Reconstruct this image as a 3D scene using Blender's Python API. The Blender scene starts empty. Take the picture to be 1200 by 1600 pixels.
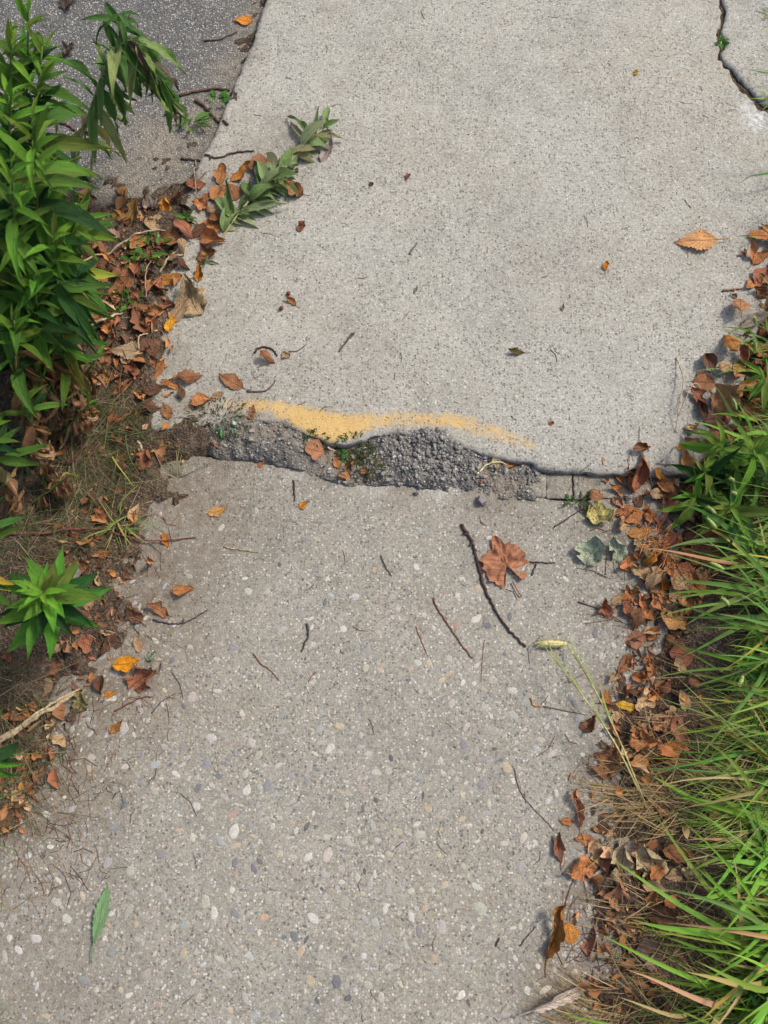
import bpy, math, random
import numpy as np
from mathutils import Matrix, Vector, Euler, Quaternion

random.seed(11)
rng = np.random.default_rng(11)
R = math.radians
scene = bpy.context.scene
col = scene.collection

# ------------------------------------------------------------------ camera, sky, sun, exposure
CAM_H, TILT, HALF = 1.67, R(17.0), R(30.0)
cam_d = bpy.data.cameras.new('camera')
cam = bpy.data.objects.new('camera', cam_d); col.objects.link(cam)
cam.location = (0, 0, CAM_H); cam.rotation_euler = (TILT, 0, 0)
cam_d.sensor_fit = 'VERTICAL'; cam_d.sensor_height = 24.0; cam_d.angle_y = 2 * HALF
cam_d.clip_start = 0.02; cam_d.clip_end = 400
cam_d.dof.use_dof = True; cam_d.dof.focus_distance = 1.78; cam_d.dof.aperture_fstop = cam_d.lens / 4.2
scene.camera = cam

SUN_EL, SUN_AZ = R(52), R(62)          # azimuth measured from +Y towards +X
world = bpy.data.worlds.new('World'); scene.world = world; world.use_nodes = True
wn = world.node_tree.nodes; bg = wn['Background']
sky = wn.new('ShaderNodeTexSky'); sky.sky_type = 'NISHITA'; sky.sun_disc = False
sky.sun_elevation = SUN_EL; sky.sun_rotation = SUN_AZ; sky.air_density = 1.0; sky.dust_density = 4.0; sky.ozone_density = 0.6
world.node_tree.links.new(sky.outputs[0], bg.inputs[0]); bg.inputs[1].default_value = 0.13
sun_d = bpy.data.lights.new('sun', 'SUN'); sun_d.energy = 2.0; sun_d.angle = R(9); sun_d.color = (1.0, 0.95, 0.87)
sun = bpy.data.objects.new('sun', sun_d); col.objects.link(sun)
sd = Vector((math.sin(SUN_AZ) * math.cos(SUN_EL), math.cos(SUN_AZ) * math.cos(SUN_EL), math.sin(SUN_EL)))
sun.rotation_euler = sd.to_track_quat('Z', 'Y').to_euler(); sun.location = (3, 3, 5)
vs = scene.view_settings; vs.view_transform = 'Standard'; vs.look = 'None'; vs.gamma = 1; vs.use_curve_mapping = False
vs.exposure = 0.60

# ------------------------------------------------------------------ photograph point -> ground
def G(px, py, z=0.0):
    x = (px - 600) / 800 * math.tan(HALF); y = (800 - py) / 800 * math.tan(HALF)
    d = Vector((x, y * math.cos(TILT) + math.sin(TILT), y * math.sin(TILT) - math.cos(TILT)))
    t = (z - CAM_H) / d.z
    return Vector((d.x * t, d.y * t, z))
def G2(p, z=0.0):
    v = G(p[0], p[1], z); return (v.x, v.y)
def to_px(x, y, z=0.0):
    v = Vector((x, y, z - CAM_H)); c, s = math.cos(TILT), math.sin(TILT)
    cy = v.y * c + v.z * s; cz = -v.y * s + v.z * c
    return (600 + v.x / -cz / math.tan(HALF) * 800, 800 - cy / -cz / math.tan(HALF) * 800)
def mm(px, py, n):                      # n photograph pixels at that ground point, in metres
    return (G(px + n / 2, py) - G(px - n / 2, py)).length

# ------------------------------------------------------------------ numpy helpers
def _hash(ix, iy, seed):
    h = (ix.astype(np.int64) * 374761393 + iy.astype(np.int64) * 668265263 + seed * 974634777) & 0x7fffffff
    h = ((h ^ (h >> 13)) * 1274126177) & 0x7fffffff
    return ((h ^ (h >> 16)) & 0xffff) / 65535.0
def vnoise(x, y, f, seed=0):
    x = np.asarray(x, float) * f + 1000.0; y = np.asarray(y, float) * f + 1000.0
    ix = np.floor(x); iy = np.floor(y); fx = x - ix; fy = y - iy
    fx = fx * fx * (3 - 2 * fx); fy = fy * fy * (3 - 2 * fy)
    a = _hash(ix, iy, seed); b = _hash(ix + 1, iy, seed); c = _hash(ix, iy + 1, seed); d = _hash(ix + 1, iy + 1, seed)
    return (a * (1 - fx) + b * fx) * (1 - fy) + (c * (1 - fx) + d * fx) * fy - 0.5
def fbm(x, y, f, seed=0, o=4):
    return sum(vnoise(x, y, f * 2 ** k, seed + k) * 0.5 ** k for k in range(o))
def poly_sd(x, y, poly):                # signed distance (+ inside) and nearest point
    x = np.asarray(x, float); y = np.asarray(y, float)
    best = np.full(x.shape, 1e9); nx = np.zeros_like(x); ny = np.zeros_like(x); ins = np.zeros(x.shape, bool)
    n = len(poly)
    for i in range(n):
        ax, ay = poly[i]; bx, by = poly[(i + 1) % n]
        dx, dy = bx - ax, by - ay; L = dx * dx + dy * dy + 1e-18
        t = np.clip(((x - ax) * dx + (y - ay) * dy) / L, 0, 1)
        qx = ax + t * dx; qy = ay + t * dy; d = (x - qx) ** 2 + (y - qy) ** 2
        m = d < best; best = np.where(m, d, best); nx = np.where(m, qx, nx); ny = np.where(m, qy, ny)
        c = ((ay > y) != (by > y)) & (x < (bx - ax) * (y - ay) / (by - ay + 1e-18) + ax)
        ins ^= c
    d = np.sqrt(best)
    return np.where(ins, d, -d), nx, ny
def line_d(x, y, pts):
    best = np.full(np.shape(x), 1e9)
    for (ax, ay), (bx, by) in zip(pts[:-1], pts[1:]):
        dx, dy = bx - ax, by - ay; L = dx * dx + dy * dy + 1e-18
        t = np.clip(((x - ax) * dx + (y - ay) * dy) / L, 0, 1)
        best = np.minimum(best, (x - ax - t * dx) ** 2 + (y - ay - t * dy) ** 2)
    return np.sqrt(best)
def densify(pts, step, amp, seed, closed=False):
    out = []; r = random.Random(seed); P = list(pts) + ([pts[0]] if closed else [])
    for a, b in zip(P[:-1], P[1:]):
        L = math.hypot(b[0] - a[0], b[1] - a[1]); n = max(1, int(L / step))
        for k in range(n):
            t = k / n; j = amp if k else amp * .3
            out.append((a[0] + (b[0] - a[0]) * t + r.uniform(-j, j), a[1] + (b[1] - a[1]) * t + r.uniform(-j, j)))
    if not closed: out.append(P[-1])
    return out

# ------------------------------------------------------------------ node helpers
def new_mat(name):
    m = bpy.data.materials.new(name); m.use_nodes = True
    nt = m.node_tree; b = nt.nodes['Principled BSDF']; b.inputs['Specular IOR Level'].default_value = 0.25
    return m, nt, b
class N:
    def __init__(s, nt): s.nt = nt
    def n(s, t, **kw):
        o = s.nt.nodes.new(t)
        for k, v in kw.items(): setattr(o, k, v)
        return o
    def put(s, sock, v):
        if v is None: return
        if hasattr(v, 'is_linked'): s.nt.links.new(v, sock)
        else:
            try: sock.default_value = v
            except Exception: sock.default_value = (v, v, v, 1) if not hasattr(v, '__len__') else tuple(v) + (1,)
    def obj(s): return s.n('ShaderNodeTexCoord').outputs['Object']
    def uv(s): return s.n('ShaderNodeTexCoord').outputs['UV']
    def noise(s, vec, scale, detail=2, rough=.5, dist=0, out=0):
        o = s.n('ShaderNodeTexNoise'); s.put(o.inputs['Vector'], vec); o.inputs['Scale'].default_value = scale
        o.inputs['Detail'].default_value = detail; o.inputs['Roughness'].default_value = rough; o.inputs['Distortion'].default_value = dist
        return o.outputs[out]
    def vor(s, vec, scale, feature='F1', rnd=1.0):
        o = s.n('ShaderNodeTexVoronoi', feature=feature); s.put(o.inputs['Vector'], vec); o.inputs['Scale'].default_value = scale
        o.inputs['Randomness'].default_value = rnd
        return o
    def math(s, op, a, b=None, c=None, clamp=False):
        o = s.n('ShaderNodeMath', operation=op, use_clamp=clamp); s.put(o.inputs[0], a); s.put(o.inputs[1], b); s.put(o.inputs[2], c)
        return o.outputs[0]
    def mix(s, f, a, b, mode='MIX'):
        o = s.n('ShaderNodeMix', data_type='RGBA', blend_type=mode); s.put(o.inputs[0], f)
        s.put(o.inputs[6], a if hasattr(a, 'is_linked') else tuple(a) + (1,) if len(a) == 3 else a)
        s.put(o.inputs[7], b if hasattr(b, 'is_linked') else tuple(b) + (1,) if len(b) == 3 else b)
        return o.outputs[2]
    def ramp(s, v, stops, interp='LINEAR'):
        o = s.n('ShaderNodeValToRGB'); cr = o.color_ramp; cr.interpolation = interp
        while len(cr.elements) < len(stops): cr.elements.new(0.5)
        for e, (p, c) in zip(cr.elements, stops):
            e.position = p; e.color = (c, c, c, 1) if not hasattr(c, '__len__') else tuple(c) + (1,)
        s.put(o.inputs[0], v); return o.outputs[0]
    def rng(s, v, a, b, c=0., d=1.):
        o = s.n('ShaderNodeMapRange'); s.put(o.inputs[0], v)
        for i, q in enumerate((a, b, c, d)): o.inputs[i + 1].default_value = q
        return o.outputs[0]
    def attr(s, name, out='Fac'):
        o = s.n('ShaderNodeAttribute', attribute_name=name); return o.outputs[out]
    def bump(s, h, strength, dist, normal=None):
        o = s.n('ShaderNodeBump'); o.inputs['Strength'].default_value = strength; o.inputs['Distance'].default_value = dist
        s.put(o.inputs['Height'], h)
        if normal is not None: s.put(o.inputs['Normal'], normal)
        return o.outputs[0]
    def sep(s, c):
        o = s.n('ShaderNodeSeparateColor'); s.put(o.inputs[0], c); return o.outputs

# ------------------------------------------------------------------ materials
def concrete(name, base, light, pits, agg):
    m, nt, b = new_mat(name); q = N(nt); p = q.obj()
    big = q.noise(p, 3.2, 4, .6); mid = q.noise(p, 22, 3, .6)
    c = q.mix(q.rng(big, .3, .7), tuple(v * .84 for v in base), tuple(v * 1.12 for v in base))
    c = q.mix(q.rng(q.noise(p, 2.1, 3, .55, .4), .42, .66, 0, .55), c, (base[0] * .97, base[1] * .92, base[2] * .83))
    c = q.mix(q.rng(q.noise(p, 7.5, 5, .7, .8), .50, .72, 0, .42), c, tuple(v * .62 for v in base))
    c = q.mix(q.rng(mid, .35, .65, 0, .55), c, light)
    # sand: every grain its own tone
    v1 = q.vor(p, 430); g1 = q.sep(v1.outputs['Color'])[0]
    c = q.mix(.62, c, q.ramp(g1, [(0, .5), (.22, .82), (.5, 1.0), (.8, 1.12), (1, 1.42)]), 'MULTIPLY')
    v2 = q.vor(p, 200); s2 = q.sep(v2.outputs['Color'])
    grain = q.math('MULTIPLY', q.math('GREATER_THAN', s2[0], agg), q.rng(v2.outputs['Distance'], .50, .34))
    gc = q.ramp(s2[1], [(0, (.085, .09, .10)), (.22, (.20, .20, .21)), (.45, (.42, .40, .35)), (.62, (.56, .54, .50)), (.8, (.40, .29, .19)), (.92, (.62, .61, .58)), (1, (.30, .15, .10))])
    c = q.mix(q.math('MULTIPLY', grain, .75), c, gc)
    mot = q.noise(p, 150, 3, .65)
    c = q.mix(.8, c, q.ramp(mot, [(.28, .62), (.44, .93), (.58, 1.05), (.72, 1.25)]), 'MULTIPLY')
    # pits
    w = q.n('ShaderNodeVectorMath', operation='ADD'); nt.links.new(p, w.inputs[0])
    ns = q.n('ShaderNodeVectorMath', operation='SCALE'); nt.links.new(q.noise(p, 260, 1, .5, 0, 1), ns.inputs[0]); ns.inputs['Scale'].default_value = .006
    nt.links.new(ns.outputs[0], w.inputs[1])
    v3 = q.vor(w.outputs[0], 165); s3 = q.sep(v3.outputs['Color'])
    pm = q.rng(q.noise(p, 5, 2), .38, .62, -.10, .10)
    pit = q.math('MULTIPLY', q.math('GREATER_THAN', q.math('ADD', s3[0], pm), pits), q.rng(v3.outputs['Distance'], .46, .25))
    c = q.mix(q.math('MULTIPLY', pit, .56), c, (.115, .106, .09))
    # stains, soil washed on, paint: each with its own outline
    stain = q.attr('stain')
    sn = q.math('MULTIPLY', stain, q.rng(q.noise(p, 45, 4, .7), .24, .60), clamp=True)
    c = q.mix(sn, c, (.13, .098, .068))
    wh = q.math('MULTIPLY', q.attr('scuff'), q.rng(q.noise(p, 90, 3, .7), .35, .6), clamp=True)
    c = q.mix(wh, c, (.62, .62, .61))
    fine = q.noise(p, 330, 2, .7); cl = q.noise(p, 34, 4, .7)
    pa = q.attr('paint')
    keep = q.math('ADD', q.math('MULTIPLY', fine, .75), q.math('MULTIPLY', cl, .55))
    pk = q.math('MULTIPLY', q.rng(q.math('ADD', keep, q.math('MULTIPLY', pa, .50)), .76, .99), q.rng(pa, .02, .40), clamp=True)
    c = q.mix(q.math('MULTIPLY', pk, .80), c, q.mix(q.noise(p, 160, 3), (.46, .28, .08), (.64, .42, .13)))
    nt.links.new(c, b.inputs['Base Color']); b.inputs['Roughness'].default_value = .93
    h = q.math('ADD', q.math('MULTIPLY', g1, .35), q.math('MULTIPLY', q.noise(p, 520, 2, .6), .9))
    h = q.math('ADD', h, q.math('MULTIPLY', grain, .35)); h = q.math('SUBTRACT', h, q.math('MULTIPLY', pit, 1.5))
    nt.links.new(q.bump(h, .75, .0016), b.inputs['Normal'])
    return m
M_UP = concrete('weathered_concrete_fine', (.320, .309, .268), (.380, .370, .326), .77, .82)
M_LO = concrete('weathered_concrete_aggregate', (.254, .239, .199), (.313, .297, .252), .86, .62)

def asphalt(name, dark, lightc, amt, soilmix):
    m, nt, b = new_mat(name); q = N(nt); p = q.obj()
    v = q.vor(p, 210); s = q.sep(v.outputs['Color'])
    c = q.mix(q.noise(p, 30, 3), tuple(x * .7 for x in dark), tuple(x * 1.35 for x in dark))
    g = q.math('MULTIPLY', q.math('GREATER_THAN', s[0], amt), q.rng(v.outputs['Distance'], .52, .3))
    c = q.mix(g, c, q.mix(s[1], tuple(x * .42 for x in lightc), lightc))
    v2 = q.vor(p, 420); c = q.mix(.6, c, q.ramp(q.sep(v2.outputs['Color'])[0], [(0, .4), (.5, 1), (1, 1.7)]), 'MULTIPLY')
    so = q.math('MULTIPLY', q.attr('stain'), q.rng(q.noise(p, 60, 4, .7), .3, .6), clamp=True)
    c = q.mix(so, c, q.mix(q.noise(p, 300, 2), soilmix, tuple(x * 1.9 for x in soilmix)))
    nt.links.new(c, b.inputs['Base Color']); b.inputs['Roughness'].default_value = .9
    h = q.math('ADD', q.math('SUBTRACT', 1, v.outputs['Distance']), q.math('MULTIPLY', q.noise(p, 300, 3), .8))
    nt.links.new(q.bump(h, .9, .003), b.inputs['Normal'])
    return m
M_ROAD = asphalt('worn_asphalt', (.100, .098, .092), (.40, .385, .35), .50, (.17, .145, .11))
M_PATCH = asphalt('broken_asphalt', (.105, .101, .094), (.31, .30, .28), .55, (.15, .125, .095))

def soil_mat():
    m, nt, b = new_mat('dry_topsoil'); q = N(nt); p = q.obj()
    c = q.mix(q.rng(q.noise(p, 14, 4, .65), .3, .7), (.052, .037, .025), (.125, .094, .066))
    v = q.vor(p, 240); c = q.mix(.7, c, q.ramp(q.sep(v.outputs['Color'])[0], [(0, .35), (.5, .95), (.85, 1.3), (1, 2.4)]), 'MULTIPLY')
    r = q.rng(q.noise(p, 130, 3, .7), .55, .68); c = q.mix(q.math('MULTIPLY', r, .6), c, (.19, .085, .038))
    nt.links.new(c, b.inputs['Base Color']); b.inputs['Roughness'].default_value = .95
    nt.links.new(q.bump(q.math('ADD', q.noise(p, 90, 5, .7), q.math('MULTIPLY', v.outputs['Distance'], .5)), 1, .008), b.inputs['Normal'])
    return m
M_SOIL = soil_mat()

def stone_mat(name, src):
    m, nt, b = new_mat(name); q = N(nt); p = q.obj()
    base = q.n('ShaderNodeObjectInfo').outputs['Color'] if src == 'obj' else q.attr('Col', 'Color')
    g = q.n('ShaderNodeNewGeometry').outputs['Position']
    c = q.mix(.8, base, q.ramp(q.noise(g, 420, 3, .7), [(.3, .62), (.5, 1), (.7, 1.4)]), 'MULTIPLY')
    c = q.mix(q.rng(q.noise(g, 120, 3, .6), .45, .75, 0, .40), c, (.235, .215, .18))
    nt.links.new(c, b.inputs['Base Color']); b.inputs['Roughness'].default_value = .8
    nt.links.new(q.bump(q.noise(g, 700, 2), .5, .001), b.inputs['Normal'])
    return m
M_STONE = stone_mat('worn_pebble', 'obj'); M_STONE_S = stone_mat('worn_pebble_grit', 'attr')

def leaf_mat(name, src, trans, rough, spots, veinc, spec=.25, decay=.5):
    m, nt, b = new_mat(name); q = N(nt); p = q.obj(); uv = q.uv()
    oi = q.n('ShaderNodeObjectInfo'); base = oi.outputs['Color'] if src == 'obj' else q.attr('Col', 'Color')
    ofs = q.n('ShaderNodeVectorMath', operation='ADD'); nt.links.new(uv, ofs.inputs[0])
    cx = q.n('ShaderNodeCombineXYZ'); nt.links.new(q.math('MULTIPLY', oi.outputs['Random'], 40), cx.inputs[0]); nt.links.new(q.math('MULTIPLY', oi.outputs['Random'], 23), cx.inputs[1])
    nt.links.new(cx.outputs[0], ofs.inputs[1]); u2 = ofs.outputs[0]
    c = q.mix(1, base, q.ramp(q.noise(u2, 3.2, 4, .65), [(.25, 1 - decay), (.5, 1.0), (.75, 1 + decay * .8)]), 'MULTIPLY')
    c = q.mix(q.rng(q.noise(u2, 5.5, 3, .6, .6), .52, .74, 0, decay * .75), c, q.mix(1, base, (.42, .34, .30), 'MULTIPLY'))
    sx = q.n('ShaderNodeSeparateXYZ'); nt.links.new(uv, sx.inputs[0]); U, V = sx.outputs[0], sx.outputs[1]
    au = q.math('ABSOLUTE', q.math('SUBTRACT', U, .5))
    mid = q.rng(au, .035, .008)
    side = q.math('SINE', q.math('MULTIPLY', q.math('SUBTRACT', V, q.math('MULTIPLY', au, .55)), 58))
    side = q.rng(side, .80, .99)
    vein = q.math('MAXIMUM', mid, q.math('MULTIPLY', side, .45))
    c = q.mix(q.math('MULTIPLY', vein, .55), c, q.mix(1, base, veinc, 'MULTIPLY'))
    if spots:
        v = q.vor(u2, 15); s = q.sep(v.outputs['Color'])
        sp = q.math('MULTIPLY', q.math('GREATER_THAN', q.math('ADD', s[0], q.math('MULTIPLY', oi.outputs['Random'], .35)), 1.0), q.rng(v.outputs['Distance'], .38, .22))
        c = q.mix(q.math('MULTIPLY', sp, .85), c, (.028, .018, .012))
    nt.links.new(c, b.inputs['Base Color']); b.inputs['Roughness'].default_value = rough; b.inputs['Specular IOR Level'].default_value = spec
    h = q.math('ADD', q.math('MULTIPLY', vein, .6), q.noise(u2, 11, 4, .65))
    nt.links.new(q.bump(h, .9, .0030), b.inputs['Normal'])
    if trans:
        t = q.n('ShaderNodeBsdfTranslucent'); nt.links.new(c, t.inputs[0]); mx = q.n('ShaderNodeMixShader'); mx.inputs[0].default_value = trans
        nt.links.new(b.outputs[0], mx.inputs[1]); nt.links.new(t.outputs[0], mx.inputs[2]); nt.links.new(mx.outputs[0], nt.nodes['Material Output'].inputs[0])
    return m
M_DRY = leaf_mat('dry_leaf', 'obj', .12, .62, True, (.55, .45, .4))
M_GREEN = leaf_mat('green_leaf', 'obj', .34, .60, False, (1.5, 1.4, 1.3), .22, .34)
M_FLECK = leaf_mat('leaf_flecks', 'attr', .1, .8, False, (.7, .6, .5))
def blade_mat(name, src):
    m, nt, b = new_mat(name); q = N(nt); uv = q.uv()
    base = q.n('ShaderNodeObjectInfo').outputs['Color'] if src == 'obj' else q.attr('Col', 'Color')
    sx = q.n('ShaderNodeSeparateXYZ'); nt.links.new(uv, sx.inputs[0])
    st = q.math('SINE', q.math('MULTIPLY', sx.outputs[0], 38)); c = q.mix(.35, base, q.rng(st, -1, 1, .7, 1.25), 'MULTIPLY')
    c = q.mix(q.rng(sx.outputs[1], .86, 1.0, 0, .65), c, (.30, .22, .09))
    nt.links.new(c, b.inputs['Base Color']); b.inputs['Roughness'].default_value = .6; b.inputs['Specular IOR Level'].default_value = .2
    t = q.n('ShaderNodeBsdfTranslucent'); nt.links.new(c, t.inputs[0]); mx = q.n('ShaderNodeMixShader'); mx.inputs[0].default_value = .28
    nt.links.new(b.outputs[0], mx.inputs[1]); nt.links.new(t.outputs[0], mx.inputs[2]); nt.links.new(mx.outputs[0], nt.nodes['Material Output'].inputs[0])
    return m
M_BLADE = blade_mat('grass_blade', 'obj'); M_BLADE_S = blade_mat('grass_mass', 'attr')
def bark_mat():
    m, nt, b = new_mat('bark'); q = N(nt); g = q.n('ShaderNodeNewGeometry').outputs['Position']
    c = q.mix(1, q.n('ShaderNodeObjectInfo').outputs['Color'], q.ramp(q.noise(g, 190, 4, .7), [(.3, .5), (.5, 1), (.7, 1.6)]), 'MULTIPLY')
    nt.links.new(c, b.inputs['Base Color']); b.inputs['Roughness'].default_value = .8
    nt.links.new(q.bump(q.noise(g, 500, 3), .8, .001), b.inputs['Normal']); return m
M_BARK = bark_mat()

# ------------------------------------------------------------------ object helpers
def mesh_np(name, V, F, mat=None, smooth=True, uv=None, cols=None, attrs=None):
    me = bpy.data.meshes.new(name); me.from_pydata([tuple(v) for v in V] if not isinstance(V, np.ndarray) else V.tolist(), [], F)
    if mat: me.materials.append(mat)
    if smooth: me.polygons.foreach_set('use_smooth', [True] * len(me.polygons))
    if uv is not None:
        l = me.uv_layers.new(name='UVMap'); idx = np.zeros(len(me.loops), int); me.loops.foreach_get('vertex_index', idx)
        l.data.foreach_set('uv', np.asarray(uv)[idx].ravel().astype(np.float32))
    if cols is not None:
        a = me.color_attributes.new('Col', 'FLOAT_COLOR', 'POINT'); cc = np.ones((len(V), 4), np.float32); cc[:, :3] = cols
        a.data.foreach_set('color', cc.ravel())
    for k, v in (attrs or {}).items():
        a = me.attributes.new(k, 'FLOAT', 'POINT'); a.data.foreach_set('value', np.asarray(v, np.float32))
    me.update(); return me
def add(name, me, parent=None, loc=None, rot=None, sc=None, color=None, label=None, cat=None, group=None, kind=None, mat=None):
    o = bpy.data.objects.new(name, me); col.objects.link(o)
    if parent: o.parent = parent
    if loc is not None: o.location = loc
    if rot is not None:
        if isinstance(rot, Quaternion): o.rotation_mode = 'QUATERNION'; o.rotation_quaternion = rot
        else: o.rotation_euler = rot
    if sc is not None: o.scale = (sc, sc, sc) if not hasattr(sc, '__len__') else sc
    if color is not None: o.color = (*color[:3], 1)
    for k, v in (('label', label), ('category', cat), ('group', group), ('kind', kind)):
        if v: o[k] = v
    return o
def vary(c, a=.18):
    k = 1 + random.uniform(-a, a); return tuple(max(.004, x * k * (1 + random.uniform(-a, a) * .35)) for x in c)
def tube(pts, rad, seg=6):
    V, F = [], []; pts = [Vector(p) for p in pts]; n = len(pts)
    up = Vector((.13, .2, .97))
    for i, p in enumerate(pts):
        t = (pts[min(i + 1, n - 1)] - pts[max(i - 1, 0)]).normalized()
        a = t.cross(up); a = a.normalized() if a.length > 1e-4 else Vector((1, 0, 0)); b = t.cross(a)
        r = rad[i] if hasattr(rad, '__len__') else rad
        for k in range(seg):
            w = 2 * math.pi * k / seg; V.append(p + a * math.cos(w) * r + b * math.sin(w) * r)
    for i in range(n - 1):
        for k in range(seg):
            F.append((i * seg + k, i * seg + (k + 1) % seg, (i + 1) * seg + (k + 1) % seg, (i + 1) * seg + k))
    F.append(tuple(range(seg - 1, -1, -1))); F.append(tuple((n - 1) * seg + k for k in range(seg)))
    return V, F
def smooth_path(P, n):
    P = [Vector(p) for p in P]; out = []
    if len(P) == 2: return [P[0].lerp(P[1], k / n) for k in range(n + 1)]
    Q = [P[0] * 2 - P[1]] + P + [P[-1] * 2 - P[-2]]; segs = len(P) - 1
    for k in range(n + 1):
        s = min(k / n * segs, segs - 1e-6); i = int(s); t = s - i; a, b, c, d = Q[i:i + 4]
        out.append(.5 * ((2 * b) + (c - a) * t + (2 * a - 5 * b + 4 * c - d) * t * t + (3 * b - a - 3 * c + d) * t ** 3))
    return out

# ------------------------------------------------------------------ the ground: outlines
ZU = 0.020
up_edge = [(236, 676), (300, 668), (340, 661), (390, 657), (430, 660), (455, 668), (480, 680), (510, 691), (535, 694), (560, 688), (590, 680), (612, 677), (640, 681), (665, 676), (692, 674), (699, 688), (715, 697), (735, 703), (760, 712), (800, 720), (833, 722), (839, 731), (870, 735), (905, 737), (950, 740), (1000, 741), (1060, 740), (1130, 742)]
up_right = [(1142, 700), (1160, 600), (1195, 480), (1230, 360), (1250, 250), (1225, 205)]
up_crack = [(1196, 172), (1184, 164), (1172, 152), (1160, 140), (1150, 127), (1141, 112), (1132, 104), (1121, 93), (1122, 84), (1127, 74), (1124, 60), (1121, 48), (1126, 34), (1128, 20), (1125, 6), (1122, -14), (1130, -60), (1125, -140), (1140, -260)]
up_left = [(520, -260), (470, -120), (430, -40), (415, 0), (393, 70), (371, 122), (345, 185), (325, 228), (305, 265), (285, 330), (262, 430), (246, 520), (232, 600)]
def jag(P, seed, a):
    r = random.Random(seed); out = []
    for p, q in zip(P[:-1], P[1:]): out += [p, ((p[0] + q[0]) / 2 + r.uniform(-a, a), (p[1] + q[1]) / 2 + r.uniform(-a, a))]
    return out + [P[-1]]
up_crack = jag(up_crack, 1, 3.5)
UP = [G2(p, ZU) for p in up_edge + up_right + up_crack]
x0, y0 = G2(up_crack[-1], ZU); UP += [(x0 + .1, 3.2), (G2(up_left[0], ZU)[0] + .02, 3.2)]
UP += [G2(p, ZU) for p in up_left]
UP0 = UP
UP = densify(UP, .012, .0022, 3, True)
lo_top = [(215, 742), (255, 722), (300, 712), (340, 713), (400, 717), (460, 722), (500, 735), (540, 748), (590, 749), (640, 746), (700, 752), (750, 757), (800, 767), (830, 777), (870, 781), (905, 783), (950, 779), (1010, 775), (1075, 772)]
lo_right = [(1080, 860), (1040, 1000), (1005, 1120), (985, 1250), (975, 1400), (968, 1600), (960, 1800)]
lo_left = [(-220, 1800), (-130, 1500), (-50, 1330), (40, 1160), (110, 1020), (165, 880)]
LO = [G2(p) for p in lo_top + lo_right]; LO += [(G2(lo_right[-1])[0] - .02, -1.5), (G2(lo_left[0])[0] - .15, -1.5)]; LO += [G2(p) for p in lo_left]
LO0 = LO
LO = densify(LO, .012, .002, 5, True)
# broken-off corner at the far end, beyond the crack
cr = [(1208, 166), (1192, 157), (1180, 144), (1168, 132), (1160, 122), (1151, 110), (1143, 104), (1133, 92), (1131, 82), (1138, 73), (1134, 58), (1131, 46), (1136, 32), (1138, 18), (1133, 4), (1131, -14), (1139, -60), (1134, -140), (1150, -260)]
CORN = [G2((p[0] - (5 if p[1] > 70 else 3), p[1]), ZU) for p in [(1300, 190), (1240, 182)] + jag(cr, 2, 3.0)]; CORN += [(CORN[-1][0] + .11, 3.2), (CORN[-1][0] + .30, 3.2)]
CORN0 = CORN
CORN = densify(CORN, .012, .002, 7, True)
ROADP = [G2(p) for p in [(455, -90), (422, 0), (380, 120), (330, 235), (300, 285), (235, 305), (160, 320), (60, 330), (-60, 330)]]
CRK = [G2(p, ZU) for p in up_crack]
ROADP = [(ROADP[0][0] + .35, 6.0)] + ROADP + [(-6, 1.15), (-6, 6.0)]

def up_h(x, y):
    d, _, _ = poly_sd(x, y, UP0)
    return ZU + fbm(x, y, 6, 21, 3) * .003 + fbm(x, y, 60, 22, 2) * .0009 - .0030 * np.exp(-np.clip(d, 0, 1) / .0045) * (1 + fbm(x, y, 45, 23, 2) * 2.5) - .010 * np.clip(vnoise(x, y, 26, 25) - .12, 0, 1) * np.exp(-np.clip(d, 0, 1) / .02)
def lo_h(x, y):
    d, _, _ = poly_sd(x, y, LO0)
    return fbm(x, y, 6, 31, 3) * .0035 + fbm(x, y, 60, 32, 2) * .0009 - .0025 * np.exp(-np.clip(d, 0, 1) / .005) * (1 + fbm(x, y, 45, 33, 2) * 2)
def corn_h(x, y):
    d, _, _ = poly_sd(x, y, CORN0)
    return ZU + .001 + fbm(x, y, 60, 42, 2) * .0008 - .002 * np.exp(-np.clip(d, 0, 1) / .004)
LEFTL = [G2(p) for p in [(236, 690), (215, 742), (190, 850)] + lo_left[::-1]]; RIGHTL = [G2(p) for p in [(1075, 772)] + lo_right]
LEFTU = [G2(p, ZU) for p in up_left[8:] + [(236, 676), (275, 672), (318, 668)]]
BRK = [G2(p) for p in [(318, 640), (600, 640), (850, 690), (1180, 720), (1180, 800), (840, 800), (560, 775), (330, 730), (300, 700)]]
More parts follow.
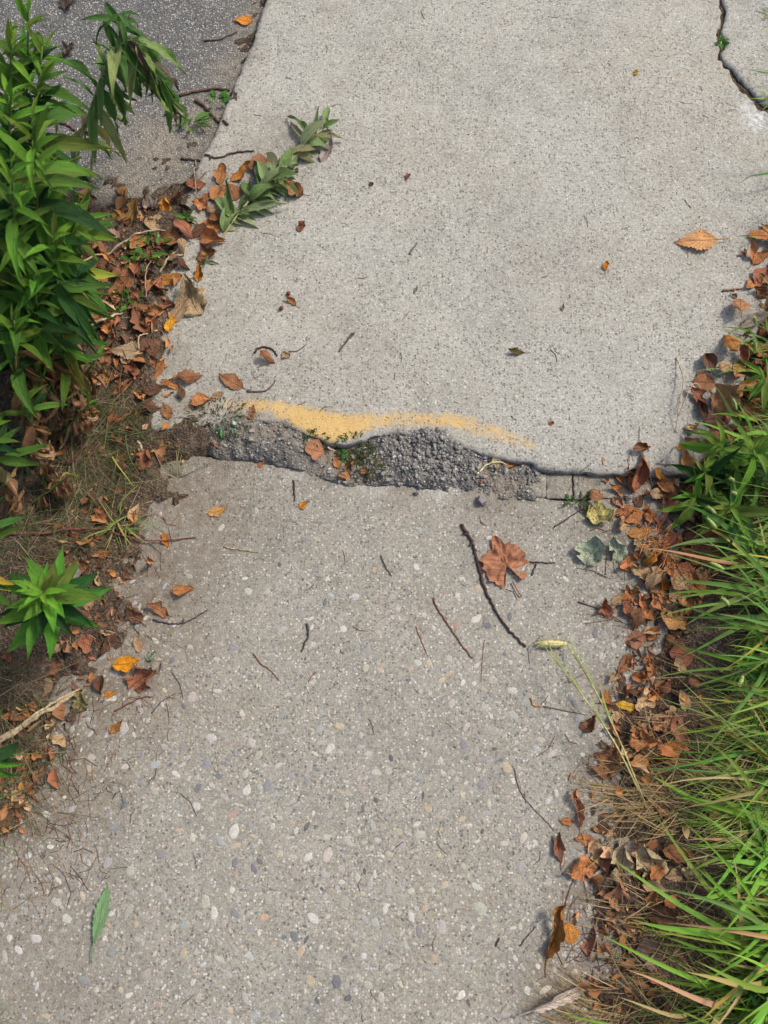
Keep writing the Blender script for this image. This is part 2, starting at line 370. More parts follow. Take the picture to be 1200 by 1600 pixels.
def soil_h(x, y):
    du, _, _ = poly_sd(x, y, UP0); dl, _, _ = poly_sd(x, y, LO0); dc, _, _ = poly_sd(x, y, CORN0); dr, _, _ = poly_sd(x, y, ROADP); db, _, _ = poly_sd(x, y, BRK)
    ins = np.maximum(np.maximum(du, dl), np.maximum(dc, dr))
    out = np.clip(-ins, 0, .5)
    n = fbm(x, y, 18, 51, 4); n2 = fbm(x, y, 70, 52, 3)
    sl = np.minimum(line_d(x, y, LEFTL), line_d(x, y, RIGHTL) + .012)
    h = .004 + np.minimum(out, .15) * .10 + n * .018 + n2 * .006
    h = np.where(db > 0, np.minimum(h, -.001 + n2 * .005), h)
    cr_ = line_d(x, y, CRK); 
    lu = line_d(x, y, LEFTU); bank = ZU + .004 - lu * .17 + n * .018 + n2 * .010
    h = np.where((db < 0) | (x < BRK[-1][0] + .03), np.maximum(h, bank), h)
    lowsp = np.where(sl < .16, .009 - sl * .20 + n * .016 + n2 * .014, -.03)
    h = np.where(dl > 0, lowsp, h)
    h = np.where(du > 0, np.where((lu < .06) & (db < 0), ZU + .003 - lu * .30 + n * .016 + n2 * .014, np.where((du < .02) & (cr_ > .04), ZU - .007 + n * .014 - np.where(db > 0, .03, 0), -.03)), h)
    h = np.where(dc > 0, np.where(dc > .012, -.02, h), h)
    h = np.where(cr_ < .022, ZU - .0065 + n2 * .006, h)
    return np.where((dr > 0) & (du < 0) & (cr_ > .03), np.where(dr < .10, -.004 - dr * .16 + n * .022 + n2 * .012, -.03), h)
def patch_h(x, y):
    px_top = poly_sd(x, y, UP0)[0]
    n = fbm(x, y, 22, 61, 4); n2 = fbm(x, y, 75, 62, 3); n3 = fbm(x, y, 190, 63, 2)
    return .0105 + n * .009 + n2 * .010 + n3 * .004
def road_h(x, y): return -.004 + fbm(x, y, 5, 71, 3) * .006 + fbm(x, y, 130, 72, 2) * .0018

def sheet(name, poly, hf, step, mat, attrs_f, depth=.09, kind='structure', label=None, cat=None):
    P = np.array(poly); lo = P.min(0); hi = P.max(0)
    xs = np.arange(lo[0] - step, hi[0] + 2 * step, step); ys = np.arange(lo[1] - step, hi[1] + 2 * step, step)
    X, Y = np.meshgrid(xs, ys); sd_c, _, _ = poly_sd(X[:-1, :-1] + step / 2, Y[:-1, :-1] + step / 2, poly)
    keep = sd_c > 0
    idx = np.arange(X.size).reshape(X.shape); Q = np.stack([idx[:-1, :-1], idx[:-1, 1:], idx[1:, 1:], idx[1:, :-1]], -1)[keep]
    used, inv = np.unique(Q.ravel(), return_inverse=True); F = inv.reshape(-1, 4)
    x = X.ravel()[used]; y = Y.ravel()[used]
    E = np.concatenate([F[:, [0, 1]], F[:, [1, 2]], F[:, [2, 3]], F[:, [3, 0]]]); key = np.sort(E, 1); kk = key[:, 0] * 10 ** 7 + key[:, 1]
    u, first, cnt = np.unique(kk, return_index=True, return_counts=True); B = E[first[cnt == 1]]
    bv = np.unique(B.ravel()); _, nx, ny = poly_sd(x[bv], y[bv], poly); x[bv] = nx; y[bv] = ny
    z = hf(x, y); n = len(x)
    V = np.stack([x, y, z], 1); m = np.full(n, -1); m[bv] = n + np.arange(len(bv))
    V = np.concatenate([V, np.stack([x[bv] + vnoise(x[bv], y[bv], 50, 3) * .004, y[bv] + vnoise(x[bv], y[bv], 50, 4) * .004, z[bv] - .008], 1), np.stack([x[bv], y[bv], np.full(len(bv), -depth)], 1)])
    nb = len(bv); W1 = np.stack([B[:, 1], B[:, 0], m[B[:, 0]], m[B[:, 1]]], 1); W2 = np.stack([m[B[:, 1]], m[B[:, 0]], m[B[:, 0]] + nb, m[B[:, 1]] + nb], 1)
    FF = np.concatenate([F, W1, W2]).tolist()
    at = {k: np.concatenate([v, v[bv], v[bv]]) for k, v in attrs_f(x, y).items()}
    me = mesh_np(name, V, FF, mat, True, attrs=at)
    return add(name, me, kind=kind, label=label, cat=cat)

paint_pts = [(292, 634, 12, .25), (340, 634, 12, .35), (390, 632, 13, .5), (430, 637, 14, .6), (455, 645, 17, .75), (480, 654, 20, .95), (505, 663, 22, 1.05), (530, 668, 22, 1.1), (552, 664, 18, .9), (585, 657, 15, .58), (620, 655, 14, .48), (660, 655, 13, .54), (695, 656, 14, .62), (725, 662, 15, .60), (755, 671, 15, .56), (785, 681, 14, .54), (812, 690, 13, .46), (834, 697, 11, .36)]
def paint_mask(x, y):
    out = np.zeros_like(x); P = []
    for a, b in zip(paint_pts[:-1], paint_pts[1:]):
        for k in range(4): P.append([a[i] + (b[i] - a[i]) * k / 4 for i in range(4)])
    for px, py, w, s in P:
        gx, gy = G2((px, py), ZU); r = mm(px, py, w) * 1.08
        out = np.maximum(out, s * np.exp(-(((x - gx) / (r * 1.1)) ** 2 + ((y - gy) / r) ** 2) ** 1.3))
    return np.clip(out, 0, 1)
def blob(x, y, pts, z=0.0):
    out = np.zeros_like(x)
    for px, py, r, s in pts:
        gx, gy = G2((px, py), z); rr = mm(px, py, r); out = np.maximum(out, s * np.exp(-((x - gx) ** 2 + (y - gy) ** 2) / rr ** 2))
    return out
def up_attr(x, y):
    d, _, _ = poly_sd(x, y, UP0)
    st = np.clip(.75 * np.exp(-np.clip(d, 0, 1) / .010), 0, 1) * .5
    st = np.maximum(st, blob(x, y, [(400, 600, 70, .28), (560, 560, 90, .16), (860, 420, 110, .18), (330, 480, 60, .3), (270, 560, 50, .55), (300, 640, 45, .75), (250, 500, 30, .6), (380, 655, 50, .8), (445, 672, 20, .7), (330, 600, 40, .4), (1120, 640, 45, .5), (1090, 715, 50, .5), (1170, 500, 35, .5), (330, 300, 50, .7), (400, 250, 40, .4), (460, 220, 45, .45), (370, 390, 30, .4), (390, 90, 18, .5)], ZU))
    return {'stain': st, 'paint': paint_mask(x, y), 'scuff': blob(x, y, [(1186, 186, 22, 1.0), (1165, 165, 12, .5), (592, 684, 18, .5), (540, 688, 14, .4)], ZU)}
def lo_attr(x, y):
    d, _, _ = poly_sd(x, y, LO0)
    st = blob(x, y, [(300, 790, 120, .75), (240, 900, 120, .85), (240, 960, 110, .75), (180, 1080, 130, .65), (90, 1220, 130, .7), (20, 1400, 160, .5), (60, 1580, 160, .45), (260, 760, 70, .95), (220, 860, 70, .8), (205, 980, 80, .85), (150, 1080, 80, .95), (90, 1180, 80, .95), (30, 1280, 70, .9), (350, 730, 60, .7), (480, 740, 30, .5), (780, 775, 60, .5), (620, 755, 40, .5), (960, 820, 60, .5), (960, 960, 40, .5), (950, 1080, 50, .6), (930, 1200, 40, .7), (900, 1300, 35, .6), (920, 1420, 45, .9), (880, 1540, 60, .8), (0, 1400, 50, .6), (250, 940, 40, .7)])
    return {'stain': st, 'paint': np.zeros_like(x), 'scuff': blob(x, y, [(590, 752, 22, .5), (680, 757, 22, .5), (460, 735, 20, .3)])}
zero = lambda x, y: {'stain': np.zeros_like(x), 'paint': np.zeros_like(x), 'scuff': np.zeros_like(x)}
slab_far = sheet('sidewalk', UP, up_h, .0052, M_UP, up_attr, label='raised pale concrete walk slab with worn yellow paint along its broken edge')
slab_near = sheet('sidewalk', LO, lo_h, .0058, M_LO, lo_attr, label='lower concrete walk slab with exposed pebbles')
slab_corner = sheet('sidewalk', CORN, corn_h, .008, M_UP, zero, label='broken off concrete corner piece beyond the soil filled crack')
PATCHP0 = [G2(p) for p in [(318, 664), (390, 652), (440, 655), (500, 682), (540, 688), (600, 672), (690, 668), (705, 686), (840, 716), (850, 735), (836, 783), (790, 780), (740, 772), (640, 760), (545, 760), (500, 749), (455, 731), (400, 723), (345, 718), (312, 700)]]
PATCHP = densify(PATCHP0, .012, .003, 9, True)
def patch_attr(x, y):
    return {'stain': blob(x, y, [(520, 720, 55, 1.0), (560, 735, 45, .9), (345, 670, 50, 1.0), (440, 672, 34, .95), (480, 695, 30, .8), (690, 745, 30, .5), (790, 755, 45, .9), (620, 700, 18, .6), (400, 668, 40, .9)])}
def patch_hh(x, y):
    d, _, _ = poly_sd(x, y, PATCHP)
    gx, gy = G2((415, 697)); ridge = np.exp(-((x - gx) / .085) ** 2 - ((y - gy) / .020) ** 2) * .013
    gx, gy = G2((660, 700)); r2 = np.exp(-((x - gx) / .09) ** 2 - ((y - gy) / .045) ** 2) * .012
    gx, gy = G2((535, 715)); low = np.exp(-((x - gx) / .05) ** 2 - ((y - gy) / .05) ** 2) * .012
    gx, gy = G2((800, 745)); low2 = np.exp(-((x - gx) / .05) ** 2 - ((y - gy) / .04) ** 2) * .010
    gx, gy = G2((372, 670)); ridge = ridge + np.exp(-((x - gx) / .10) ** 2 - ((y - gy) / .022) ** 2) * .012
    return patch_h(x, y) + ridge + r2 - low - low2 - .010 * np.exp(-np.clip(d, 0, 1) / .011)
patch = sheet('asphalt_patch', PATCHP, patch_hh, .0038, M_PATCH, patch_attr, .06, kind='structure', label='crumbling dark asphalt filling the break between the two slabs')

# soil: one sheet, fine near the walk and stretching out to the horizon
def axis(a, b, step, far):
    v = list(np.arange(a, b, step)); s = step; p = b
    while p < far: v.append(p); s *= 1.35; p += s
    s = step; p = a - step
    while p > -far: v.insert(0, p); s *= 1.35; p -= s
    return np.array(v)
gx = axis(-1.15, 1.15, .0085, 150); gy = axis(-.75, 2.3, .0085, 150)
X, Y = np.meshgrid(gx, gy); Zs = soil_h(X.ravel(), Y.ravel()) - .0
idx = np.arange(X.size).reshape(X.shape); Fq = np.stack([idx[:-1, :-1], idx[:-1, 1:], idx[1:, 1:], idx[1:, :-1]], -1).reshape(-1, 4)
ground = add('ground', mesh_np('ground', np.stack([X.ravel(), Y.ravel(), Zs], 1), Fq.tolist(), M_SOIL), kind='structure', label='dark brown soil verge beside the walk')
def road_attr(x, y):
    d, _, _ = poly_sd(x, y, ROADP)
    return {'stain': np.maximum(np.clip(.95 * np.exp(-np.clip(d, 0, 9) / .05), 0, 1), blob(x, y, [(250, 235, 70, .95), (310, 180, 45, .9), (350, 110, 30, .8), (200, 290, 60, .9), (375, 40, 25, .6)]))}
RP_near = [p for p in ROADP]
road = sheet('road', [(max(a, -2.2), min(b, 3.6)) for a, b in RP_near], road_h, .012, M_ROAD, road_attr, .06, label='dark worn asphalt road edge beyond the weeds')

_gs = .006; _gx = np.arange(-2.0, 2.3, _gs); _gy = np.arange(-1.0, 2.7, _gs)
_GX, _GY = np.meshgrid(_gx, _gy); _a, _b = _GX.ravel(), _GY.ravel()
_s = soil_h(_a, _b); _du = poly_sd(_a, _b, UP0)[0]; _dl = poly_sd(_a, _b, LO0)[0]; _dc = poly_sd(_a, _b, CORN0)[0]; _dr = poly_sd(_a, _b, ROADP)[0]; _dp = poly_sd(_a, _b, PATCHP)[0]
_h = _s.copy(); _h = np.where(_dr > 0, np.maximum(road_h(_a, _b), _h), _h); _h = np.where(_dl > 0, np.maximum(lo_h(_a, _b), _h), _h)
_h = np.where(_dp > 0, np.maximum(patch_hh(_a, _b), np.where(_dl > 0, _h, -.02)), _h); _h = np.where(_dc > 0, corn_h(_a, _b), _h); _h = np.where(_du > 0, np.maximum(up_h(_a, _b), _s), _h)
GH = _h.reshape(_GX.shape)
def ground_z(x, y):
    i = min(max((x - _gx[0]) / _gs, 0), len(_gx) - 1.001); j = min(max((y - _gy[0]) / _gs, 0), len(_gy) - 1.001)
    a, b = int(i), int(j); u, v = i - a, j - b
    return float((GH[b, a] * (1 - u) + GH[b, a + 1] * u) * (1 - v) + (GH[b + 1, a] * (1 - u) + GH[b + 1, a + 1] * u) * v)
def gpos(px, py):
    z = 0.0
    for _ in range(2): v = G(px, py, z); z = ground_z(v.x, v.y)
    return Vector((v.x, v.y, z))

# concrete fragments along the break (right end)
def chunk(pts, ztop, label, seed):
    poly = densify([G2(p) for p in pts], .010, .0013, seed, True)
    def h(x, y):
        d, _, _ = poly_sd(x, y, poly); return ztop + fbm(x, y, 40, seed, 2) * .002 - .0007 * np.exp(-np.clip(d, 0, 1) / .003)
    o = sheet('concrete_fragment', poly, h, .0045, M_LO, lambda x, y: {'stain': np.full_like(x, .38), 'paint': np.zeros_like(x), 'scuff': np.zeros_like(x)}, .05, kind=None, label=label, cat='concrete')
    return o
chunk([(826, 745), (834, 742), (853, 741), (853, 778), (823, 777)], .0035, 'small square concrete fragment wedged at the end of the asphalt', 81)
chunk([(853.5, 741), (893, 742), (894, 780), (854, 779)], .003, 'middle concrete fragment between two hairline cracks', 82)
chunk([(894.5, 742), (965, 745), (1060, 746), (1060, 778), (950, 779), (897, 780)], .003, 'longest concrete fragment, partly under the brown leaf drift', 83)
chunk([(829, 729), (848, 737), (832, 740)], .010, 'tiny triangular concrete chip under the broken slab lip', 84)

# ------------------------------------------------------------------ pebbles set in the concrete
def pebble_mesh(seed):
    r = random.Random(seed); n = 11; el = r.uniform(.62, .95); V = []; rings = [(1.0, -.25), (.95, .02), (.74, .075), (.38, .095)]
    ph = [r.uniform(.82, 1.14) for _ in range(n)]
    for rr, z in rings:
        for k in range(n):
            a = 2 * math.pi * k / n; q = ph[k] * rr * .5; V.append((math.cos(a) * q, math.sin(a) * q * el, z * .5 + r.uniform(-.006, .006)))
    V.append((0, 0, .05)); F = []
    for i in range(len(rings) - 1):
        for k in range(n): F.append((i * n + k, i * n + (k + 1) % n, (i + 1) * n + (k + 1) % n, (i + 1) * n + k))
    for k in range(n): F.append((3 * n + k, 3 * n + (k + 1) % n, 4 * n))
    return V, F
PEB = [pebble_mesh(s) for s in range(16)]; PEB_ME = [mesh_np('pebble', v, f, M_STONE) for v, f in PEB]
PCOL = [(.36, .34, .29), (.34, .315, .265), (.42, .40, .345), (.28, .27, .25), (.205, .205, .205), (.125, .127, .133), (.36, .30, .215), (.26, .24, .205), (.30, .28, .245), (.39, .375, .345), (.085, .086, .09), (.34, .235, .17), (.27, .28, .27)]
PW = [5, 5, 4, 5, 4, 2, 3, 4, 6, 4, 1.2, .7, 3]
pp = []
for _ in range(9000):
    px, py = random.uniform(-60, 1010), random.triangular(700, 1680, 1350); g = G(px, py)
    pp.append((g.x, g.y, px, py))
A = np.array(pp); sd_l = poly_sd(A[:, 0], A[:, 1], LO0)[0]; dens = fbm(A[:, 0], A[:, 1], 7, 91, 3) + .5
okp = (sd_l > .02) & (rng.random(len(A)) < np.clip(dens * 1.5 - .1, .1, 1)); A = A[okp]
sizes = np.clip(rng.lognormal(math.log(.0063), .56, len(A)), .0028, .022) * np.where(A[:, 3] < 900, .8, 1.0)
# sizeable stones read off the photograph
for px, py, s in [(228, 1522, 22), (174, 1487, 21), (343, 1313, 20), (367, 1322, 15), (538, 1410, 24), (512, 1335, 24), (480, 1290, 14), (393, 1160, 19), (397, 1358, 13), (287, 1490, 17), (245, 1390, 17), (58, 1468, 24), (132, 1532, 19), (457, 1256, 22), (726, 1165, 18), (770, 1143, 22), (546, 1295, 15), (509, 1367, 18), (440, 1143, 17), (515, 1170, 16), (467, 1050, 14), (714, 978, 20), (575, 1012, 14), (572, 1045, 15), (554, 933, 16), (517, 930, 14), (656, 827, 12), (685, 776, 13), (275, 1210, 18), (335, 1255, 12), (310, 1230, 15), (490, 1434, 22), (455, 1455, 16), (466, 1200, 14), (745, 1385, 18), (690, 1450, 18), (655, 1455, 16), (750, 1420, 20), (685, 1335, 13), (815, 1355, 16), (856, 1380, 14), (265, 1195, 16), (390, 1495, 15), (365, 1510, 16), (270, 1030, 12), (338, 1030, 10), (340, 1080, 14), (330, 1153, 16), (475, 1190, 16), (300, 1090, 18), (545, 1560, 15), (780, 1545, 12), (720, 1555, 14), (860, 1250, 12), (815, 1360, 14), (375, 1105, 10), (440, 985, 13), (490, 1008, 12), (467, 915, 12), (460, 882, 11), (745, 1040, 12)]:
    g = G(px, py); A = np.vstack([A, [g.x, g.y, px, py]]); sizes = np.append(sizes, mm(px, py, s * 1.05))
hz = lo_h(A[:, 0], A[:, 1]); order = np.argsort(-sizes)
taken = []; big = []; small = []
cell = {}
for i in order:
    x, y, s = A[i, 0], A[i, 1], sizes[i]; k = (int(x // .03), int(y // .03)); bad = False
    for dx in (-1, 0, 1):
        for dy in (-1, 0, 1):
            for (qx, qy, qs) in cell.get((k[0] + dx, k[1] + dy), ()):
                if (qx - x) ** 2 + (qy - y) ** 2 < ((qs + s) * .52) ** 2: bad = True
    if bad: continue
    cell.setdefault(k, []).append((x, y, s)); (big if len(big) < 290 and -20 < A[i, 2] < 1000 and A[i, 3] < 1610 else small).append(i)
for i in big:
    add('pebble', random.choice(PEB_ME), slab_near, (A[i, 0], A[i, 1], hz[i] - sizes[i] * .012), (random.uniform(-.04, .04), random.uniform(-.04, .04), random.uniform(0, 6.28)), (sizes[i] * random.uniform(.9, 1.3), sizes[i] * random.uniform(.75, 1.0), sizes[i] * .7), vary(random.choices(PCOL, PW)[0], .12))
def merged(name, items, parent, mat, kind='stuff', label=None):   # items: (V,F,matrix,colour)
    VV, FF, CC, n = [], [], [], 0
    for V, F, M, c in items:
        v = np.asarray(V) @ np.array(M.to_3x3()).T + np.array(M.translation); VV.append(v); FF += [tuple(i + n for i in f) for f in F]; CC.append(np.tile(c, (len(v), 1))); n += len(v)
    me = mesh_np(name, np.concatenate(VV), FF, mat, cols=np.concatenate(CC))
    return add(name, me, parent, kind=kind, label=label)
PEBI = [(np.array(v), f) for v, f in PEB]
def srt(loc, rot, sc): return Matrix.LocRotScale(Vector(loc), Euler(rot), Vector(sc))
merged('small_pebbles', [(*random.choice(PEBI), srt((A[i, 0], A[i, 1], hz[i] - sizes[i] * .012), (0, 0, random.uniform(0, 6.28)), (sizes[i] * random.uniform(.9, 1.4), sizes[i] * random.uniform(.7, 1), sizes[i] * .7)), vary(random.choices(PCOL, PW)[0], .12)) for i in small], slab_near, M_STONE_S)
# the few stones that show in the raised slab
it = []
for _ in range(260):
    px, py = random.uniform(280, 1150), random.uniform(-30, 690); g = G(px, py, ZU)
    if poly_sd(np.array([g.x]), np.array([g.y]), UP0)[0][0] < .02: continue
    s = random.uniform(.0035, .0075); z = float(up_h(np.array([g.x]), np.array([g.y]))[0])
    it.append((*random.choice(PEBI), srt((g.x, g.y, z - s * .03), (0, 0, random.uniform(0, 6.28)), (s, s * .8, s * .5)), vary(random.choice([(.3, .29, .27), (.10, .10, .11), (.45, .43, .39), (.2, .21, .23), (.36, .31, .24)]), .15)))
merged('small_pebbles', it, slab_far, M_STONE_S)
# gravel loosened from the asphalt
def chip(seed):
    r = random.Random(seed); V = []; F = []; n = 6
    for rr, z in ((.55, -.35), (1, .0), (.62, .36)):
        for k in range(n):
            a = 2 * math.pi * (k + r.uniform(-.3, .3)) / n; q = .5 * rr * r.uniform(.75, 1.15); V.append((math.cos(a) * q, math.sin(a) * q * .8, z + r.uniform(-.1, .1)))
    for i in range(2):
        for k in range(n): F.append((i * n + k, i * n + (k + 1) % n, (i + 1) * n + (k + 1) % n, (i + 1) * n + k))
    F.append(tuple(range(2 * n, 3 * n))); return V, F
CHIP = [chip(s) for s in range(10)]; CHIP_ME = [mesh_np('gravel_stone', v, f, M_STONE, False) for v, f in CHIP]
GC = [(.22, .215, .20), (.28, .27, .245), (.17, .165, .158), (.38, .365, .33), (.12, .118, .115), (.23, .21, .175), (.09, .088, .085), (.18, .17, .155), (.21, .20, .18)]
cand = []
while len(cand) < 1500:
    px, py = random.uniform(325, 842), random.uniform(655, 782); g = G(px, py)
    d = poly_sd(np.array([g.x]), np.array([g.y]), PATCHP0)[0][0]
    if d < .003: continue
    w = .10 + 1.1 * math.exp(-((px - 690) / 85) ** 2 - ((py - 715) / 32) ** 2) + .12 * math.exp(-((px - 415) / 80) ** 2 - ((py - 700) / 12) ** 2)
    if random.random() < w: cand.append((g.x, g.y, random.lognormvariate(math.log(.0054), .40)))
cand.sort(key=lambda c: -c[2]); C_ = np.array(cand); ch = np.maximum(patch_hh(C_[:, 0], C_[:, 1]), -.002)
its = []
for i, (x, y, s) in enumerate(cand):
    s = min(s, .014); loc = (x, y, ch[i] + s * .10); rot = (random.uniform(-.5, .5), random.uniform(-.5, .5), random.uniform(0, 6.28)); c = vary(random.choice(GC), .2)
    if i < 270: add('gravel_stone', random.choice(CHIP_ME), patch, loc, rot, (s * 1.15, s, s * .7), c)
    else: its.append((*[np.array(q) if j == 0 else q for j, q in enumerate(random.choice(CHIP))], srt(loc, rot, (s * 1.15, s, s * .7)), c))
merged('gravel', its, patch, M_STONE_S)
# loose stones lying on the lower slab below the break
for px, py, s, c, lab in [(753, 783, 20, (.20, .19, .18), 'dark loose asphalt lump on the lower slab below the break'), (656, 761, 10, (.13, .14, .16), 'small blue grey pebble just below the asphalt patch'), (650, 772, 9, (.08, .08, .09), 'small black pebble just below the asphalt patch'), (691, 749, 9, (.28, .31, .36), 'small pale blue pebble at the lower lip of the asphalt')]:
    g = gpos(px, py); add('loose_stone', CHIP_ME[px % 10], None, (g.x, g.y, g.z + mm(px, py, s) * .22), (.2, .1, px), mm(px, py, s), c, lab, 'stone')

# ------------------------------------------------------------------ leaf meshes
def leaf_geo(W=.5, prof='ovate', along=.0, cross=.0, fold=.0, twist=.0, crump=.0, serr=.0, seed=0, ny=14, nx=7, bite=0, irr=0):
    r = random.Random(seed); V, UV, F = [], [], []; ph = r.uniform(0, 50)
    for j in range(ny + 1):
        v = j / ny
        if prof == 'ovate': w = math.sin(math.pi * v ** .72) ** .85
        elif prof == 'ellip': w = math.sin(math.pi * v) ** .8
        elif prof == 'lance': w = math.sin(math.pi * v ** .68) ** 1.05
        elif prof == 'round': w = math.sin(math.pi * v ** .95) ** .55
        elif prof == 'blade': w = min(1, .55 + v * 2) * (1 - v ** 2.4)
        else: w = math.sin(math.pi * v)
        w = max(w, .012) * W / 2
        for i in range(nx):
            u = -1 + 2 * i / (nx - 1); ww = w * (1 + serr * ((j % 2) * 2 - 1) * abs(u) ** 3 * (1 if 0 < j < ny else 0))
            if irr: ww *= 1 + irr * 1.6 * float(fbm(np.array(v * 2.2 + ph), np.array(math.copysign(1.7, u) + ph), 1.6, seed + 5, 3)); ww = max(ww, .004)
            if bite and abs(u) > .6 and vnoise(np.array(v * 3 + ph), np.array(u + ph), 2.2, seed) > .22: ww *= 1 - .35 * bite
            a = cross * (1 + .5 * math.sin(v * 3 + ph))
            if abs(a) > 1e-3: x = ww * math.sin(a * u) / a; zc = ww * (1 - math.cos(a * u)) / a
            else: x = ww * u; zc = 0
            zc += fold * abs(u) * ww
            zc += crump * float(fbm(np.array(u * .5 + ph), np.array(v * 1.3 + ph), 3.1, seed, 3)) * (.35 + .65 * abs(u)) * 1.2
            if twist: t = twist * (v - .3); x, zc = x * math.cos(t) - zc * math.sin(t), x * math.sin(t) + zc * math.cos(t)
            f = along * v
            cy, cz = (math.sin(f) / along, (1 - math.cos(f)) / along) if abs(along) > 1e-3 else (v, 0)
            V.append((x + crump * .15 * math.sin(v * 5 + ph), cy - zc * math.sin(f), cz + zc * math.cos(f))); UV.append((.5 + u / 2, v))
    for j in range(ny):
        for i in range(nx - 1): a = j * nx + i; F.append((a, a + 1, a + nx + 1, a + nx))
    return V, F, UV
def leaf_me(name, mat, **kw):
    V, F, UV = leaf_geo(**kw); return mesh_np(name, V, F, mat, uv=UV)
def maple_me(name, seed, crump, curl):
    r = random.Random(seed); V, UV, F = [], [], []; n = 60; rings = 7
    lob = [(90, 1.0, 26), (40, .80, 26), (146, .92, 22), (-14, .72, 26), (194, .70, 24)]
    for k in range(rings + 1):
        for i in range(n):
            a = 360 * i / n - 90; rad = .70
            for la, lr, lw in lob:
                d = (a - la + 180) % 360 - 180; rad = max(rad, lr * math.exp(-abs(d / lw) ** 1.5 * .8))
            if (a % 360) > 250 and (a % 360) < 290: rad = .10
            rad *= 1 + .10 * math.sin(i * 2.1 + seed) * (i % 2)
            q = .62 * rad * k / rings; x, y = q * math.cos(R(a)), q * math.sin(R(a)) + .38
            z = crump * float(fbm(np.array(x + seed), np.array(y), 8.5, seed, 3)) + curl * (x * x + (y - .4) ** 2) + .008 * math.cos(R(a * 5)) * k / rings
            V.append((x, y, z)); UV.append((.5 + x * .8, y))
    for k in range(rings):
        for i in range(n): F.append((k * n + i, k * n + (i + 1) % n, (k + 1) * n + (i + 1) % n, (k + 1) * n + i))
    return mesh_np(name, V, F, mat=M_DRY, uv=UV)
D = {}
D['flat'] = [leaf_me('dry_leaf', M_DRY, W=.52, prof='ovate', along=.25, cross=.3, crump=.08, serr=.05, irr=.5, seed=s) for s in (1, 2, 3, 61, 62, 63)]
D['cup'] = [leaf_me('dry_leaf', M_DRY, W=.62, prof='ellip', along=.55, cross=.95, crump=.14, serr=.04, irr=.5, seed=s, bite=1) for s in (4, 5, 6, 64, 65, 66)]
D['roll'] = [leaf_me('dry_leaf', M_DRY, W=.74, prof='ovate', along=-.5, cross=2.2, crump=.10, twist=.6, irr=.5, seed=s) for s in (7, 8, 9, 67)]
D['arch'] = [leaf_me('dry_leaf', M_DRY, W=.55, prof='ovate', along=-1.3, cross=-.7, crump=.09, serr=.05, irr=.5, seed=s) for s in (10, 11, 12, 68, 69)]
D['crump'] = [leaf_me('dry_leaf', M_DRY, W=.8, prof='ovate', along=.9, cross=.8, crump=.34, twist=.8, irr=.5, seed=s, nx=9, ny=16, bite=1) for s in (13, 14, 15, 16, 70, 71, 72)]
D['round'] = [leaf_me('dry_leaf', M_DRY, W=.85, prof='round', along=.2, cross=.3, crump=.06, irr=.5, seed=s) for s in (17, 18)]
D['scrap'] = [leaf_me('dry_leaf', M_DRY, W=.95, prof='round', along=.8, cross=.9, crump=.3, twist=.3, irr=.5, seed=s, bite=1, ny=8, nx=5) for s in (19, 20, 21, 73, 74)]
D['long'] = [leaf_me('dry_leaf', M_DRY, W=.36, prof='ellip', along=.8, cross=1.4, crump=.12, twist=.9, irr=.5, seed=s, bite=1) for s in (22, 23)]
D['serr'] = [leaf_me('dry_leaf', M_DRY, W=.5, prof='ovate', along=-.25, cross=.25, crump=.05, serr=.11, irr=.5, seed=s, ny=22) for s in (24,)]
D['longroll'] = [leaf_me('dry_leaf', M_DRY, W=.34, prof='ellip', along=-.7, cross=1.9, crump=.08, twist=.4, seed=75, serr=.06, irr=.4, ny=18)]
D['rag'] = [leaf_me('dry_leaf', M_DRY, W=.42, prof='ellip', along=.7, cross=1.2, crump=.26, twist=1.2, seed=76, irr=.9, bite=1, ny=22, nx=9)]
D['gserr'] = [leaf_me('green_leaf', M_GREEN, W=.24, prof='ellip', along=-.2, cross=.3, crump=.03, serr=.10, seed=27, ny=20)]
D['maple'] = [maple_me('dry_leaf', 3, .13, -.03), maple_me('dry_leaf', 5, .15, .05)]
sv, sf = tube(smooth_path([(0, .03, .0), (.01, -.12, .012), (.05, -.30, .0)], 6), [.016, .013, .012, .011, .011, .012, .015], 5)
STALK_ME = mesh_np('stalk', sv, sf, M_BARK)
def mesh_pts(me):
    a = np.zeros(len(me.vertices) * 3); me.vertices.foreach_get('co', a); return a.reshape(-1, 3)
PTS = {}
placed = []; named = []
def put_leaf(px, py, lpx, ang, form, color, label, group=None, tilt=None, lift=0.0, stalk=True, name='dry_leaf', pile=False, cat='leaf'):
    g = gpos(px, py); L = mm(px, py, lpx); me = random.choice(D[form])
    t = tilt if tilt is not None else (random.uniform(-.12, .12), random.uniform(-.12, .12))
    q = Euler((t[0], t[1], 0)).to_quaternion(); q = Quaternion((0, 0, 1), R(ang - 90)) @ q
    if me.name not in PTS: PTS[me.name] = mesh_pts(me)
    P = PTS[me.name] @ np.array(q.to_matrix()).T * L; c = P.mean(0)
    z = g.z + .0008
    if pile:
        near = sum(1 for (x, y, l) in placed if (x - g.x) ** 2 + (y - g.y) ** 2 < ((l + L) * .30) ** 2)
        z += min(near * .0032, .016)
    lo = np.percentile(P[:, 2], 6)
    o = add(name, me, None, (g.x - c[0], g.y - c[1], z - lo + lift), q, L, vary(color, .10), label, cat, group)
    if stalk: add('stalk', STALK_ME, o, color=tuple(x * .6 for x in color))
    placed.append((g.x, g.y, L))
    if not pile: named.append((px, py, lpx))
    return o
OB, BR, DK, TAN, OR_, YE, GT, RB, PG, PK = (.44, .185, .065), (.28, .125, .056), (.14, .068, .038), (.43, .28, .15), (.56, .22, .03), (.62, .36, .035), (.33, .27, .21), (.30, .115, .06), (.33, .37, .24), (.34, .255, .235)
